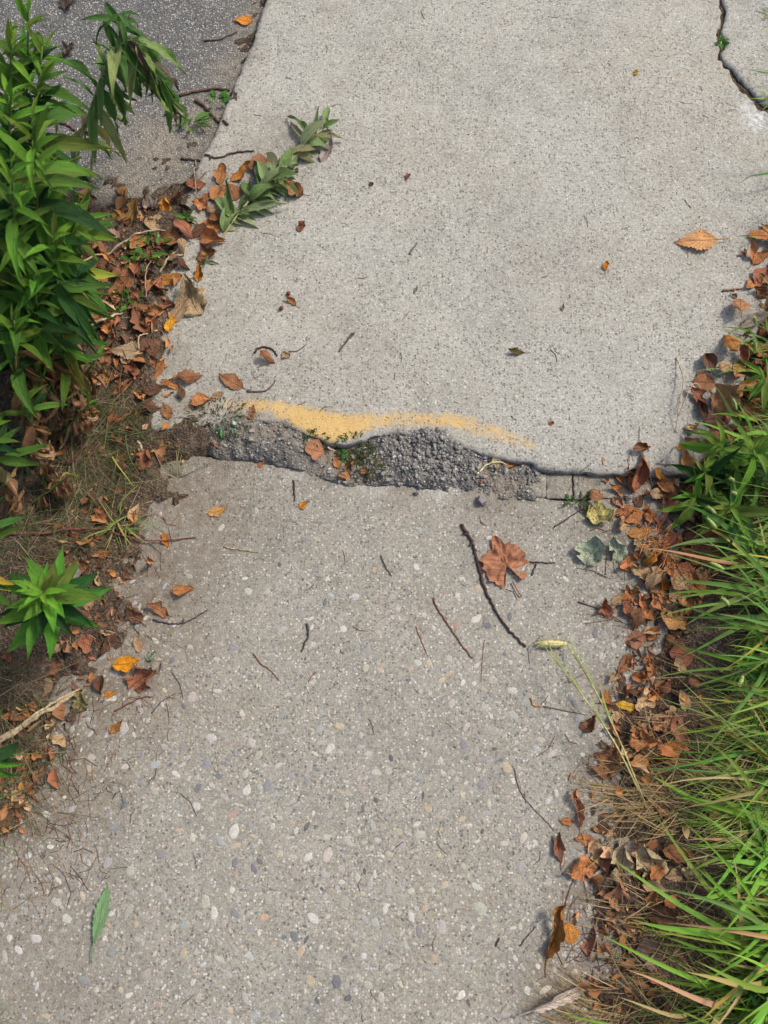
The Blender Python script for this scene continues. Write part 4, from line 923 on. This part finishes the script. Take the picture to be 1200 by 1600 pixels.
ob = merged('leaf_crumbs', flecks(1300, fleck_area, 10, .5, LC + [DK, BR, TAN]) + flecks(330, fleck_area, 26, .3, LC + [OB, TAN, RB]), None, M_FLECK, 'stuff', 'small brown crumbs of broken leaves on the soil'); ob['category'] = 'litter'
# dark grit sprinkled on the slabs
gi = []
for _ in range(420):
    px, py = (random.uniform(270, 1130), random.uniform(0, 700)) if random.random() < .45 else (random.uniform(60, 930), random.uniform(760, 1600))
    g = gpos(px, py); s = random.uniform(.0015, .0042)
    gi.append((np.array(random.choice(CHIP)[0]), CHIP[0][1], srt(g + Vector((0, 0, s * .2)), (0, 0, random.uniform(0, 6.28)), (s, s, s * .6)), vary(random.choice([(.05, .04, .035), (.08, .05, .04), (.45, .43, .4), (.12, .12, .12), (.3, .12, .07)]), .2)))
ob = merged('grit', gi, None, M_STONE_S, 'stuff', 'loose dark and pale grit on the slabs'); ob['category'] = 'grit'

# ------------------------------------------------------------------ green plants
GL = [leaf_me('leaf', M_GREEN, W=.20, prof='lance', along=a, cross=.5, fold=.25, twist=t, crump=.04, serr=.03, seed=s, ny=12, nx=5) for s, a, t in ((31, -.9, .3), (32, -1.4, -.4), (33, -.55, .2), (34, -.1, -.2))]
GN = [leaf_me('leaf', M_GREEN, W=.19, prof='lance', along=a, cross=1.0, fold=.1, twist=t, crump=.10, seed=s, ny=12, nx=5) for s, a, t in ((53, -1.2, 1.2), (54, -.8, -1.4), (55, -1.7, .7), (56, -.5, 2.0))]
GR = [leaf_me('leaf', M_GREEN, W=.34, prof='lance', along=a, cross=.4, fold=.22, twist=t, crump=.03, serr=.03, seed=s, ny=12, nx=5) for s, a, t in ((51, -.5, .1), (52, -.8, -.15))]
GW = [leaf_me('leaf', M_GREEN, W=.30, prof='lance', along=a, cross=.9, fold=.1, twist=t, crump=.12, seed=s, ny=12, nx=5) for s, a, t in ((35, -1.8, .9), (36, -1.1, -1.0), (37, -2.4, .5))]
GB = [leaf_me('leaf', M_DRY, W=.22, prof='lance', along=a, cross=1.9, twist=t, crump=.16, seed=s, ny=12, nx=5) for s, a, t in ((38, -2.0, 1.3), (39, -1.4, -1.5), (40, -2.8, .8))]
GO = [leaf_me('leaf', M_GREEN, W=.48, prof='ovate', along=a, cross=.4, fold=.15, crump=.03, seed=s, ny=9, nx=5) for s, a in ((41, -.6), (42, -.2))]
CG, CGB, CGY, CGD, CPU = (.066, .165, .026), (.175, .340, .036), (.42, .36, .05), (.024, .080, .018), (.13, .09, .085)
def T3(px, py, z): return G(px, py, z)
def orient(d, roll=0.0):                      # local +Y along d, local +Z as far up as it goes
    d = Vector(d).normalized(); x = d.cross(Vector((0, 0, 1)))
    x = x.normalized() if x.length > 1e-3 else Vector((1, 0, 0)); z = x.cross(d)
    return Quaternion(d, roll) @ Matrix((x, d, z)).transposed().to_quaternion()
def weed(name, base, tip, n, ll, label, mid=None, leafless=.25, dead=.0, tipc=CGB, bodyc=CG, seed=0, rad=.0035, cat='weed', stemc=(.10, .15, .04), spread=(.1, 1.25), meshes='GL'):
    r = random.Random(seed); o = bpy.data.objects.new(name, None); col.objects.link(o); o.location = base; o.empty_display_size = .05
    o['label'] = label; o['category'] = cat
    b = Vector(base); pts = [Vector((0, 0, -.01))] + ([Vector(m) - b for m in (mid or [])]) + [Vector(tip) - b]
    path = smooth_path(pts, 22); V, F = tube(path, [rad * (1 - .6 * i / 22) for i in range(23)], 7)
    add('stem', mesh_np('stem', V, F, M_BARK), o, color=stemc)
    isd = lambda f: f < dead
    for k in range(n):
        f = leafless + (1 - leafless) * (k / (n - 1)) ** .8; s = f * 22; i = min(int(s), 21); p = path[i].lerp(path[i + 1], s - i)
        ax = (path[i + 1] - path[i]).normalized(); a = k * 2.39996 + (r.uniform(-.2, .2) if meshes == 'GR' else r.uniform(-.7, .7))
        u = ax.orthogonal().normalized(); w = ax.cross(u); side = u * math.cos(a) + w * math.sin(a)
        e = spread[0] + (spread[1] - spread[0]) * f ** 2.2 + r.gauss(0, .10 if meshes == 'GR' else .30)      # old leaves spread wide, young ones rise
        d = side * math.cos(e) + ax * math.sin(e)
        L = ll * (.8 if isd(f) else 1) * (1.0 if f < .75 else 1.0 - .62 * (f - .75) / .25) * r.uniform(.8 if meshes == 'GR' else .5, 1.15)
        isdead = isd(f) or (f < dead + .12 and r.random() < .5)
        if isdead: me = r.choice(GB); d = (d + Vector((0, 0, -.9))).normalized(); c = r.choice([(.30, .165, .075), (.22, .12, .058), (.38, .24, .125)])
        else:
            me = r.choice(GR if meshes == 'GR' else GL); t = max(0, (f - .72) / .28); c = tuple(x * (1 - t) + y * t for x, y in zip(bodyc, tipc))
            if f < .62 and r.random() < .13: c = r.choice([CGY, (.24, .27, .05)])
            elif r.random() < .3: c = CGD if t < .4 else c
            elif r.random() < .15: c = (.11, .19, .03)
        c = tuple(x * r.uniform(.82, 1.2) for x in c)
        add('leaf', me, o, p, orient(d, r.uniform(-.6, .6)), (L * r.uniform(.75, 1.2), L, L), c)
    return o
gp = gpos
WD = [((0, 500), (18, 60, .58), 50, .13, .2, None, 'weed at the frame edge just below the top corner tip'),
 ((20, 560), (14, 150, .58), 52, .13, .22, None, 'weed filling the frame edge behind the tall blurred one'),
 ((70, 540), (74, 262, .50), 52, .125, .26, None, 'weed with broad drooping leaves behind the leaning tip'),
 ((30, 640), (22, 390, .50), 50, .125, .36, None, 'dark drooping weed at the frame edge above the yellowing one'),
 ((30, 520), (45, 12, .60), 50, .125, .25, None, 'tall bright tipped weed at the top corner beside the road'),
 ((60, 560), (66, 72, .56), 52, .125, .28, [(45, 330, .32)], 'tall weed just below the corner one, overhanging the asphalt'),
 ((70, 600), (52, 190, .66), 56, .135, .25, None, 'tall blurred weed nearest the lens at the frame edge'),
 ((35, 640), (18, 265, .62), 54, .135, .28, None, 'dark leafy weed at the frame edge behind the blurred one'),
 ((112, 560), (126, 322, .46), 50, .115, .34, [(88, 450, .24)], 'leafy weed whose light tip leans toward the slab corner'),
 ((100, 620), (84, 372, .50), 52, .125, .42, None, 'drooping leaved weed below the one with the leaning tip'),
 ((80, 690), (52, 430, .46), 48, .12, .50, None, 'weed with yellowing leaves above the dead hanging foliage'),
 ((40, 740), (22, 500, .42), 46, .11, .72, None, 'dark weed above the brown hanging foliage at the frame edge'),
 ((110, 690), (96, 500, .34), 36, .10, .62, None, 'half dead weed with mostly brown hanging leaves'),
 ((70, 770), (40, 620, .30), 34, .10, .70, None, 'withered weed of brown curled leaves with few green ones'),
 ((20, 830), (-20, 660, .36), 34, .10, .62, None, 'short weed with one yellow leaf at the frame edge'),
 ((95, 640), (150, 560, .16), 26, .095, .95, None, 'brown dead stalk with curled leaves leaning toward the slab'),
 ((70, 700), (140, 630, .15), 26, .095, .95, None, 'brown dead stalk hanging below the leaning dead one'),
 ((30, 700), (70, 580, .26), 30, .10, .9, None, 'dead brown stalk deep under the green weeds'),
 ((40, 790), (112, 740, .12), 24, .09, .95, None, 'lowest brown dead stalk above the green rosette'),
 ((-40, 620), (-70, 100, .64), 40, .13, .2, None, 'weed mostly outside the picture at the top corner'),
 ((-60, 960), (-75, 800, .42), 30, .11, .3, None, 'weed outside the frame edge above the rosette'),
 ((-120, 760), (-190, 420, .58), 34, .13, .3, None, 'weed standing farther out on the verge')]
for i, (b_, t_, n_, l_, d_, m_, lab) in enumerate(WD):
    weed('tall_weed', gp(*b_), T3(*t_), int(n_ * 1.2), l_, lab, mid=[T3(*m) for m in m_] if m_ else None, dead=d_, seed=i + 1, leafless=.18, spread=(-.55, 1.05))
weed('tall_weed', gp(110, 972), T3(66, 925, .34), 44, .092, 'bright green rosette shoot seen from above', dead=.05, seed=38, leafless=.6, spread=(-.25, .9), bodyc=(.085, .235, .03), tipc=(.19, .42, .04), meshes='GR')
weed('tall_weed', gp(-15, 1215), T3(-30, 1175, .25), 20, .08, 'green shoot just entering the frame below the dead stems', seed=39, leafless=.5, bodyc=(.075, .21, .028), spread=(-.1, .9))
# drooping weed over the asphalt
def droop(base, pts, n, label, f0, hang, seed, cols, meshes, ll, stemc, rad=.003, name='drooping_weed'):
    r = random.Random(seed); o = bpy.data.objects.new(name, None); col.objects.link(o); o.location = base; o['label'] = label; o['category'] = 'weed'
    b = Vector(base); path = smooth_path([Vector((0, 0, -.008))] + [Vector(p) - b for p in pts], 30); V, F = tube(path, [rad * (1 - .55 * i / 30) for i in range(31)], 7)
    add('stem', mesh_np('stem', V, F, M_BARK), o, color=stemc)
    for k in range(n):
        f = f0 + (1 - f0) * k / (n - 1); s = f * 30; i = min(int(s), 29); p = path[i].lerp(path[i + 1], s - i); ax = (path[i + 1] - path[i]).normalized()
        a = k * 2.4 + r.uniform(-.9, .9); u = ax.orthogonal().normalized(); w = ax.cross(u); side = u * math.cos(a) + w * math.sin(a)
        d = (side * r.uniform(.4, 1.1) + ax * r.uniform(.1, .8) + Vector((0, 0, -hang * r.uniform(.5, 1.2)))).normalized()
        c = cols(f, r); add('leaf', r.choice(meshes), o, p, orient(d, r.uniform(-.5, .5)), ll * r.uniform(.5, 1.15) * (1 - .35 * max(0, f - .8) / .2), c)
    return o
def dc(f, r):
    if f < .30: return r.choice([(.35, .33, .11), (.24, .28, .09), (.38, .27, .12), (.10, .20, .04)])
    if f > .6 and r.random() < .38: return r.choice([(.20, .12, .115), (.16, .12, .085)])
    return r.choice([(.11, .24, .05), (.16, .29, .08), (.22, .32, .10), (.09, .20, .045), (.28, .34, .12)])
droop(gp(112, 300), [T3(125, 225, .10), T3(148, 150, .22), T3(170, 95, .32), T3(205, 62, .36), T3(240, 110, .30), T3(278, 175, .20)], 62, 'drooping wilted weed with purplish leaves bent over the asphalt', .18, .9, 21, dc, GN, .120, (.34, .33, .15))
droop(gp(135, 315), [T3(150, 200, .14), T3(168, 110, .28), T3(190, 55, .36), T3(186, 20, .42)], 24, 'upright thin weed shoot behind the drooping one', .5, .3, 22, lambda f, r: r.choice([(.06, .15, .03), (.09, .2, .05)]), GL, .085, (.22, .24, .09))
# wilted cut weed lying on the slab
wz = ZU + .012
droop(gp(338, 378), [T3(368, 340, wz), T3(405, 295, wz + .008), (T3(440, 258, wz + .008)), T3(475, 225, wz), T3(512, 196, wz)], 48, 'wilted weed stalk lying across the corner of the raised slab', .05, .12, 23, lambda f, r: r.choice([(.24, .34, .13), (.17, .27, .09), (.32, .38, .19), (.14, .22, .07), (.32, .31, .16)]), GW + GN[:2] + GO[:1], .090, (.36, .31, .16), .0024, 'wilted_weed')
droop(gp(352, 362), [T3(385, 320, wz), T3(420, 292, wz + .004), T3(462, 262, wz)], 26, 'second wilted weed stalk under the first, with broad limp leaves', .05, .15, 24, lambda f, r: r.choice([(.24, .35, .14), (.18, .28, .09), (.32, .38, .19), (.14, .22, .07)]), GW + GN, .098, (.33, .29, .15), .002, 'wilted_weed')
weed('seedling', gp(288, 350), T3(291, 338, .045), 22, .042, 'small green seedling with a star of leaves in the left litter', seed=31, leafless=.3, rad=.0015, bodyc=(.11, .22, .06), tipc=(.16, .30, .07), cat='seedling', spread=(0, .8))
weed('seedling', gp(325, 415), T3(322, 400, .03), 9, .035, 'little green sprig on the slab under the wilted weed', seed=32, leafless=.3, rad=.0012, bodyc=(.12, .24, .07), cat='seedling', spread=(0, .8))
def mound(name, px, py, rpx, n, label, cols, lpx, h, meshes, cat, seed):
    r = random.Random(seed); g = gp(px, py); o = bpy.data.objects.new(name, None); col.objects.link(o); o.location = g; o['label'] = label; o['category'] = cat
    for k in range(n):
        a = r.uniform(0, 6.28); q = mm(px, py, rpx) * math.sqrt(r.random()); x, y = q * math.cos(a), q * math.sin(a) * .7
        z = max(ground_z(g.x + x, g.y + y), g.z - .012) - g.z + h * r.uniform(.1, 1) * (1 - .5 * q / mm(px, py, rpx)); d = Vector((math.cos(a) + r.uniform(-.8, .8), math.sin(a) + r.uniform(-.8, .8), r.uniform(-.1, .6)))
        add('leaf', r.choice(meshes), o, (x, y, z), orient(d, r.uniform(-.4, .4)), mm(px, py, lpx) * r.uniform(.6, 1.2), tuple(v * r.uniform(.75, 1.25) for v in r.choice(cols)))
    return o
CLV = [(.09, .24, .035), (.13, .30, .05)]
mound('clover', 230, 393, 40, 46, 'low patch of bright clover in the left litter', CLV, 14, .018, GO, 'clover', 41)
mound('clover', 200, 470, 22, 26, 'smaller clover patch between dry leaves', CLV, 12, .015, GO, 'clover', 42)
mound('moss', 553, 702, 28, 130, 'green moss growing in the middle of the break', [(.075, .13, .025), (.11, .16, .03), (.16, .20, .05)], 10, .012, GL, 'moss', 43)
mound('moss', 575, 728, 28, 80, 'thin mossy growth at the lower lip of the break', [(.10, .14, .035), (.17, .16, .06)], 13, .008, GL, 'moss', 44)
mound('moss', 345, 655, 50, 190, 'dark moss on the slab edge at the faded end of the paint', [(.07, .11, .028), (.12, .16, .045), (.10, .09, .05)], 8, .007, GL, 'moss', 45)
mound('moss', 490, 688, 22, 60, 'moss fringe under the brightest yellow paint', [(.06, .10, .02)], 8, .004, GL, 'moss', 46)
mound('sprout', 545, 712, 9, 5, 'two leaf sprout beside the moss', [(.09, .20, .06)], 14, .010, GO, 'sprout', 47)
mound('sprout', 902, 785, 18, 26, 'small green weed at the concrete fragments', [(.08, .16, .035), (.12, .20, .05)], 13, .014, GO + GL, 'sprout', 48)
mound('sprout', 357, 665, 14, 7, 'pale green torn leaf sprout on the dark moss', [(.20, .34, .18)], 24, .012, GW, 'sprout', 49)
mound('sprout', 1128, 66, 6, 16, 'tiny bright plant growing in the long crack', CLV, 10, .014, GO, 'sprout', 50)
mound('sprout', 342, 160, 14, 14, 'small round leaved sprout at the road edge', CLV, 13, .02, GO, 'sprout', 51)
mound('sprout', 305, 197, 18, 16, 'pale green sprout at the road edge below the drooping weed', [(.16, .30, .06), (.12, .25, .05)], 22, .03, GO + GL, 'sprout', 52)
# broad leaved weeds among the grass
for px, py, tx, ty, z, n, ll, lab, s in [(1105, 800, 1085, 775, .07, 18, .07, 'low broad leaved weed hugging the brown drift', 66), (1160, 820, 1140, 790, .12, 24, .085, 'broad leaved weed between the drift and the foxtails', 67), (1150, 735, 1125, 690, .12, 24, .085, 'light green weed leaning over the rounded purplish leaf', 68), (1120, 770, 1100, 735, .09, 22, .075, 'broad leaved weed nearest the slab end', 61), (1185, 760, 1178, 700, .14, 26, .085, 'broad leaved weed behind the nearest one', 62), (1190, 880, 1185, 880, .06, 14, .07, 'rounded leaf weed under the long grass', 63), (1175, 1560, 1170, 1540, .08, 14, .05, 'small leafy weed at the bottom corner', 64), (1215, 620, 1190, 585, .15, 18, .06, 'narrow leaved weed beside the seeding grass', 65)]:
    weed('verge_weed', gp(px, py), T3(tx, ty, z), int(n * 1.4), ll * 1.15, lab, seed=s, leafless=.15, rad=.0022, bodyc=(.13, .27, .035), tipc=(.20, .36, .05), cat='weed', spread=(-.05, .8))

# ------------------------------------------------------------------ grass
def blade_geo(e0, e1, W, tw, seed, ny=9):
    V, UV, F = [], [], []; p = Vector((0, 0, 0)); rr = random.Random(int(W * 9999 + tw * 77)); sx = 0.0; k1, k2 = rr.uniform(3, 6), rr.uniform(0, 6)
    for j in range(ny + 1):
        v = j / ny; e = e0 + (e1 - e0) * v ** 1.1; w = W / 2 * min(1, .5 + 2.5 * v) * (1 - v ** 2.6) + .0004; t = tw * v
        for i in (-1, 0, 1):
            x = i * w * math.cos(t) + .05 * math.sin(k1 * v + k2) * v; o = abs(i) * w * .35 + i * w * math.sin(t); V.append((x, p.y - o * math.sin(e), p.z + o * math.cos(e))); UV.append((.5 + i / 2, v))
        p = p + Vector((0, math.cos(e), math.sin(e))) / ny
    for j in range(ny):
        for i in range(2): a = j * 3 + i; F.append((a, a + 1, a + 4, a + 3))
    return V, F, UV
BG = [blade_geo(R(a), R(b), w, t, 0) for a, b, w, t in ((55, -25, .046, .3), (40, -20, .038, -.5), (65, -40, .055, .6), (30, -12, .034, .2), (75, 5, .05, -.3), (50, 10, .058, .9))]
BLADE_ME = [mesh_np('blade', v, f, M_BLADE, uv=u) for v, f, u in BG]
def head_me():
    V, F = tube([(0, 0, 0), (0, .25, .02), (0, .5, .03), (0, .75, .02), (0, 1, -.02)], [.06, .11, .12, .10, .03], 8); V = [tuple(v) for v in V]; r = random.Random(5)
    for _ in range(170):
        t = r.uniform(.02, .98); a = r.uniform(0, 6.28); b = Vector((math.cos(a) * .08, t, math.sin(a) * .08 + .02)); d = Vector((math.cos(a), .9, math.sin(a))).normalized() * r.uniform(.09, .16); s = Vector((.012, 0, .012))
        n = len(V); V += [tuple(b - s), tuple(b + s), tuple(b + d)]; F.append((n, n + 1, n + 2))
    return mesh_np('seed_head', V, F, M_BARK, False)
HEAD_ME = head_me()
BC = [(.12, .24, .03), (.15, .29, .032), (.085, .18, .03), (.20, .32, .04), (.13, .24, .05)]
def grass_clump(px, py, n, L, az, label, seed, wid=1.0, heads=0, cols=BC, yel=.08, spr=.62, rootr=.055):
    r = random.Random(seed); g = gp(px, py); o = bpy.data.objects.new('grass_clump', None); col.objects.link(o); o.location = g; o['label'] = label; o['category'] = 'grass'
    for k in range(n):
        c = r.choice(cols) if r.random() > yel else r.choice([(.40, .32, .07), (.42, .30, .14)])
        l = L * r.uniform(.55, 1.15); a = az + r.gauss(0, spr); pos = (r.uniform(-rootr, rootr), r.uniform(-rootr, rootr), -.004)
        add('blade', r.choice(BLADE_ME), o, pos, (r.uniform(-.15, .1), r.uniform(-.35, .35), a - math.pi / 2), (l * wid * r.uniform(.7, 1.15), l, l * r.uniform(.5, .95)), tuple(v * r.uniform(.8, 1.2) for v in c))
    for k in range(heads):
        a = az + r.gauss(0, .35); l = L * r.uniform(.7, 1.0); d = Vector((math.cos(a), math.sin(a), 0))
        P = smooth_path([Vector((0, 0, 0)), d * l * .35 + Vector((0, 0, l * .5)), d * l * .8 + Vector((0, 0, l * .62))], 10); V, F = tube(P, .0007, 4)
        cu = add('culm', mesh_np('culm', V, F, M_BARK), o, color=(.16, .24, .05)); add('seed_head', HEAD_ME, o, P[-1], orient(P[-1] - P[-2] + Vector((0, r.uniform(-.02, .02), r.uniform(.0, .03)))), r.uniform(.022, .032), (.27, .34, .10))
    return o
W_ = math.pi
grass_clump(1170, 1600, 26, .26, W_ + .15, 'bright wide bladed clump filling the bottom corner', 118, .9, cols=[(.17, .32, .04), (.22, .36, .05), (.13, .26, .035)], yel=.15)
grass_clump(1230, 1490, 22, .28, W_ - .05, 'wide bladed clump between the bare soil patch and the corner', 119, .95, cols=[(.16, .31, .04), (.20, .34, .05)], yel=.12)
grass_clump(1210, 1290, 20, .24, W_ - .25, 'loose wide bladed clump over the dead straw', 120, .95, cols=[(.15, .30, .04), (.19, .33, .045)], yel=.1)
grass_clump(1225, 560, 20, .15, W_ + .1, 'fine light grass clump at the right drift above the broad leaved weeds', 101, .7, 2)
grass_clump(1215, 700, 26, .17, W_ - .1, 'broad bladed grass clump beside the broad leaved weeds', 102, 1.5, 1, spr=.8)
grass_clump(1235, 800, 26, .21, W_ + .05, 'grass clump reaching toward the large brown creased leaf', 103, 1.1, 2)
grass_clump(1230, 900, 28, .25, W_ + .05, 'foxtail clump with light seed heads by the cedar sprig', 104, 1.0, 4)
grass_clump(1240, 990, 30, .29, W_ - .02, 'dark green clump with the longest blades toward the round brown leaf', 105, .65, 1, cols=[(.065, .16, .035), (.085, .19, .04), (.11, .22, .04)])
grass_clump(1250, 1080, 30, .27, W_ + .15, 'grass clump lying over the pale orange leaf', 106, .55)
grass_clump(1240, 1160, 30, .27, W_ + .05, 'yellowish grass clump above the dead straw', 107, .42, cols=[(.15, .24, .05), (.11, .22, .04), (.20, .26, .06)], yel=.2)
grass_clump(1250, 1250, 28, .25, W_ - .1, 'combed thin grass clump beside the dead straw', 108, .42, cols=[(.13, .22, .05), (.09, .19, .04), (.22, .26, .08)], yel=.25)
grass_clump(1240, 1340, 22, .23, W_ - .35, 'bright broad grass clump above the decayed tan leaves', 109, 1.3, cols=[(.13, .28, .035), (.16, .32, .04)])
grass_clump(1250, 1440, 24, .27, W_ - .2, 'long arching grass clump over the bare soil patch', 110, .55, yel=.2)
grass_clump(1220, 1530, 24, .25, W_ - .05, 'yellow green clump at the bottom corner', 111, .6, yel=.2)
grass_clump(1130, 1620, 24, .22, W_ - .3, 'bottom grass clump with yellow blades at the whitish leaf', 112, .55, yel=.35)
grass_clump(1210, 25, 12, .05, W_ - .2, 'little grass tuft at the far concrete corner', 113, 1.2, rootr=.015)
grass_clump(1212, 158, 14, .06, W_ + .2, 'little grass tuft at the end of the long crack', 114, 1.2, rootr=.012)
grass_clump(190, 815, 34, .085, .0, 'bleached green grass tuft on the left verge above the red runner', 115, .8, spr=1.6, rootr=.02, cols=[(.13, .22, .05), (.30, .28, .10), (.20, .26, .08)])
grass_clump(168, 690, 30, .13, .3, 'thin sprawling grass on the left verge at the break', 116, .35, spr=1.7, rootr=.05, cols=[(.06, .11, .03), (.10, .15, .05), (.16, .15, .07)])
grass_clump(280, 745, 9, .075, 1.6, 'bleached grass sprig on the soil below the break', 117, .6, spr=.9, rootr=.006, cols=[(.35, .34, .16), (.24, .28, .10)])
# foxtails that lean out over the concrete
for pts, lab in [([(1010, 1260, 0), (965, 1150, .05), (925, 1070, .05), (885, 1006, .012)], 'trailing foxtail stalk whose seed head lies on the lower slab'), ([(1005, 1250, 0), (960, 1160, .07), (905, 1080, .07), (850, 1010, .04)], 'second trailing foxtail stalk close beside the first')]:
    g = gp(pts[0][0], pts[0][1]); o = bpy.data.objects.new('foxtail', None); col.objects.link(o); o.location = g; o['label'] = lab; o['category'] = 'grass'
    P = smooth_path([Vector((0, 0, 0))] + [T3(*p) - g for p in pts[1:]], 18); V, F = tube(P, [.0020 - .00006 * i for i in range(19)], 5); add('culm', mesh_np('culm', V, F, M_BARK), o, color=(.38, .35, .15))
    if 'second' not in lab: add('seed_head', HEAD_ME, o, P[-1], orient(Vector((-1, .02, -.05))), .055, (.50, .45, .20))
    for i in (7, 11, 14): add('blade', BLADE_ME[3], o, P[i], orient((P[i + 1] - P[i]) + Vector((.002, .001, -.001))), (.10, .09, .02), (.27, .33, .09))
# grass nobody could count
def grass_mass(name, n, area, lens, az, cols, wid, label, flat, spr=.55, cat='grass'):
    T = [(np.array(v), np.array(u)) for v, f, u in [blade_geo(R(a), R(b), w, t, 0, 5) for a, b, w, t in ((55, -25, .02, .3), (40, -20, .02, -.5), (65, -40, .022, .6), (30, -12, .02, .2), (70, 0, .02, -.3))]]; Fb = blade_geo(1, 0, .02, 0, 0, 5)[1]
    VV, UU, FF, CC, k = [], [], [], [], 0
    for _ in range(n):
        px, py = area(); g = gp(px, py); L = random.uniform(*lens); a = (az(px, py) if callable(az) else az) + random.gauss(0, spr) - math.pi / 2; v, u = random.choice(T)
        M = np.array(Euler((random.uniform(-.2, .15), random.uniform(-.4, .4), a)).to_matrix()); v = (v * np.array([L * wid * random.uniform(.6, 1.2), L, L * flat * random.uniform(.4, 1.1)])) @ M.T + np.array(g) - np.array([0, 0, .003])
        VV.append(v); UU.append(u); FF += [tuple(i + k for i in f) for f in Fb]; CC.append(np.tile(vary(random.choice(cols), .25), (len(v), 1))); k += len(v)
    ob = add(name, mesh_np(name, np.concatenate(VV), FF, M_BLADE_S, uv=np.concatenate(UU), cols=np.concatenate(CC)), kind='stuff', label=label); ob['category'] = cat; return ob
def edge_x(py):
    P = [(380, 1290), (520, 1255), (620, 1235), (700, 1150), (800, 1165), (900, 1190), (1000, 1190), (1080, 1160), (1150, 1120), (1200, 1110), (1300, 1120), (1360, 1190), (1480, 1200), (1540, 1140), (1600, 1070), (1700, 1000)]
    return float(np.interp(py, [p[0] for p in P], [p[1] for p in P]))
def lawn():
    py = random.uniform(480, 1690); x = edge_x(py); return (x + abs(random.gauss(0, 75)) + random.uniform(0, 40), py)
grass_mass('grass', 3000, lawn, (.05, .18), math.pi, [(.11, .22, .03), (.15, .27, .035), (.08, .16, .028), (.20, .29, .05), (.27, .30, .08), (.36, .30, .13), (.34, .27, .13)], .55, 'dense green verge grass leaning over the walk', .8)
def lawn_far():
    return (random.uniform(1230, 1900), random.uniform(100, 1750))
grass_mass('grass', 2600, lawn_far, (.07, .2), math.pi, [(.07, .18, .028), (.10, .23, .035), (.05, .13, .025), (.14, .24, .05)], 1.3, 'green verge grass outside the picture', 1.0, 1.2)
def thatch(): return random.choice([(random.gauss(1010, 45), random.gauss(1245, 32)), (random.gauss(1080, 60), random.gauss(1220, 60)), (random.gauss(1050, 50), random.uniform(1400, 1600)), (random.gauss(940, 40), random.gauss(1590, 22)), (random.gauss(1120, 60), random.uniform(1050, 1600))])
grass_mass('dry_grass', 950, thatch, (.05, .13), math.pi, [(.36, .25, .12), (.28, .19, .09), (.42, .31, .16), (.24, .21, .08)], .75, 'tan dead straw matted at the foot of the grass', .45, .6)
def lverge(): return random.choice([(random.gauss(110, 45), random.uniform(600, 850)), (random.gauss(50, 45), random.uniform(680, 1000)), (random.gauss(80, 50), random.uniform(620, 900)), (random.gauss(175, 35), random.uniform(610, 760)), (random.gauss(10, 40), random.uniform(1050, 1280))])
grass_mass('dry_grass', 2600, lverge, (.05, .15), .3, [(.17, .13, .075), (.12, .085, .05), (.08, .10, .04), (.27, .22, .13), (.065, .095, .03), (.10, .13, .04)], .5, 'dead and thin grass matted on the left verge', .35, 1.6)
def lout(): return (random.uniform(-700, -40), random.uniform(380, 1750))
grass_mass('grass', 1500, lout, (.07, .2), .3, [(.07, .16, .028), (.10, .2, .035), (.28, .22, .12), (.14, .2, .05)], 1.2, 'rough grass on the left verge outside the picture', 1.0, 1.6)
# dry cedar sprig
def sprig(px, py):
    g = gp(px, py); o = bpy.data.objects.new('cedar_sprig', None); col.objects.link(o); o.location = g; o['label'] = 'dry rust coloured cedar sprig lying on the drift'; o['category'] = 'sprig'; r = random.Random(3)
    main = smooth_path([(-.03, .045, .03), (.0, .02, .034), (.03, -.02, .03), (.07, -.06, .022)], 12); V, F = tube(main, .0013, 5); add('stem', mesh_np('stem', V, F, M_BARK), o, color=(.28, .11, .045))
    for k in range(30):
        p = main[k % 12]; a = r.uniform(0, 6.28); d = Vector((math.cos(a), math.sin(a) - .5, r.uniform(-.2, .35))).normalized(); l = r.uniform(.018, .04)
        VV, FF = [], []
        for s_ in range(4):
            q = p + d * l * s_ / 4; e = q + (d + Vector((r.uniform(-.8, .8), r.uniform(-.8, .8), r.uniform(-.2, .2)))).normalized() * l * .6; v, f = tube([q, q.lerp(e, .5) + Vector((0, 0, .001)), e], [.0009, .0009, .0005], 4); n = len(VV); VV += v; FF += [tuple(i + n for i in t) for t in f]
        add('branchlet', mesh_np('branchlet', VV, FF, M_BARK), o, color=vary((.40, .17, .06), .2))
sprig(1030, 880)
print('objects', len(bpy.data.objects), 'tris', sum(len(o.data.polygons) for o in bpy.data.objects if o.type == 'MESH'))
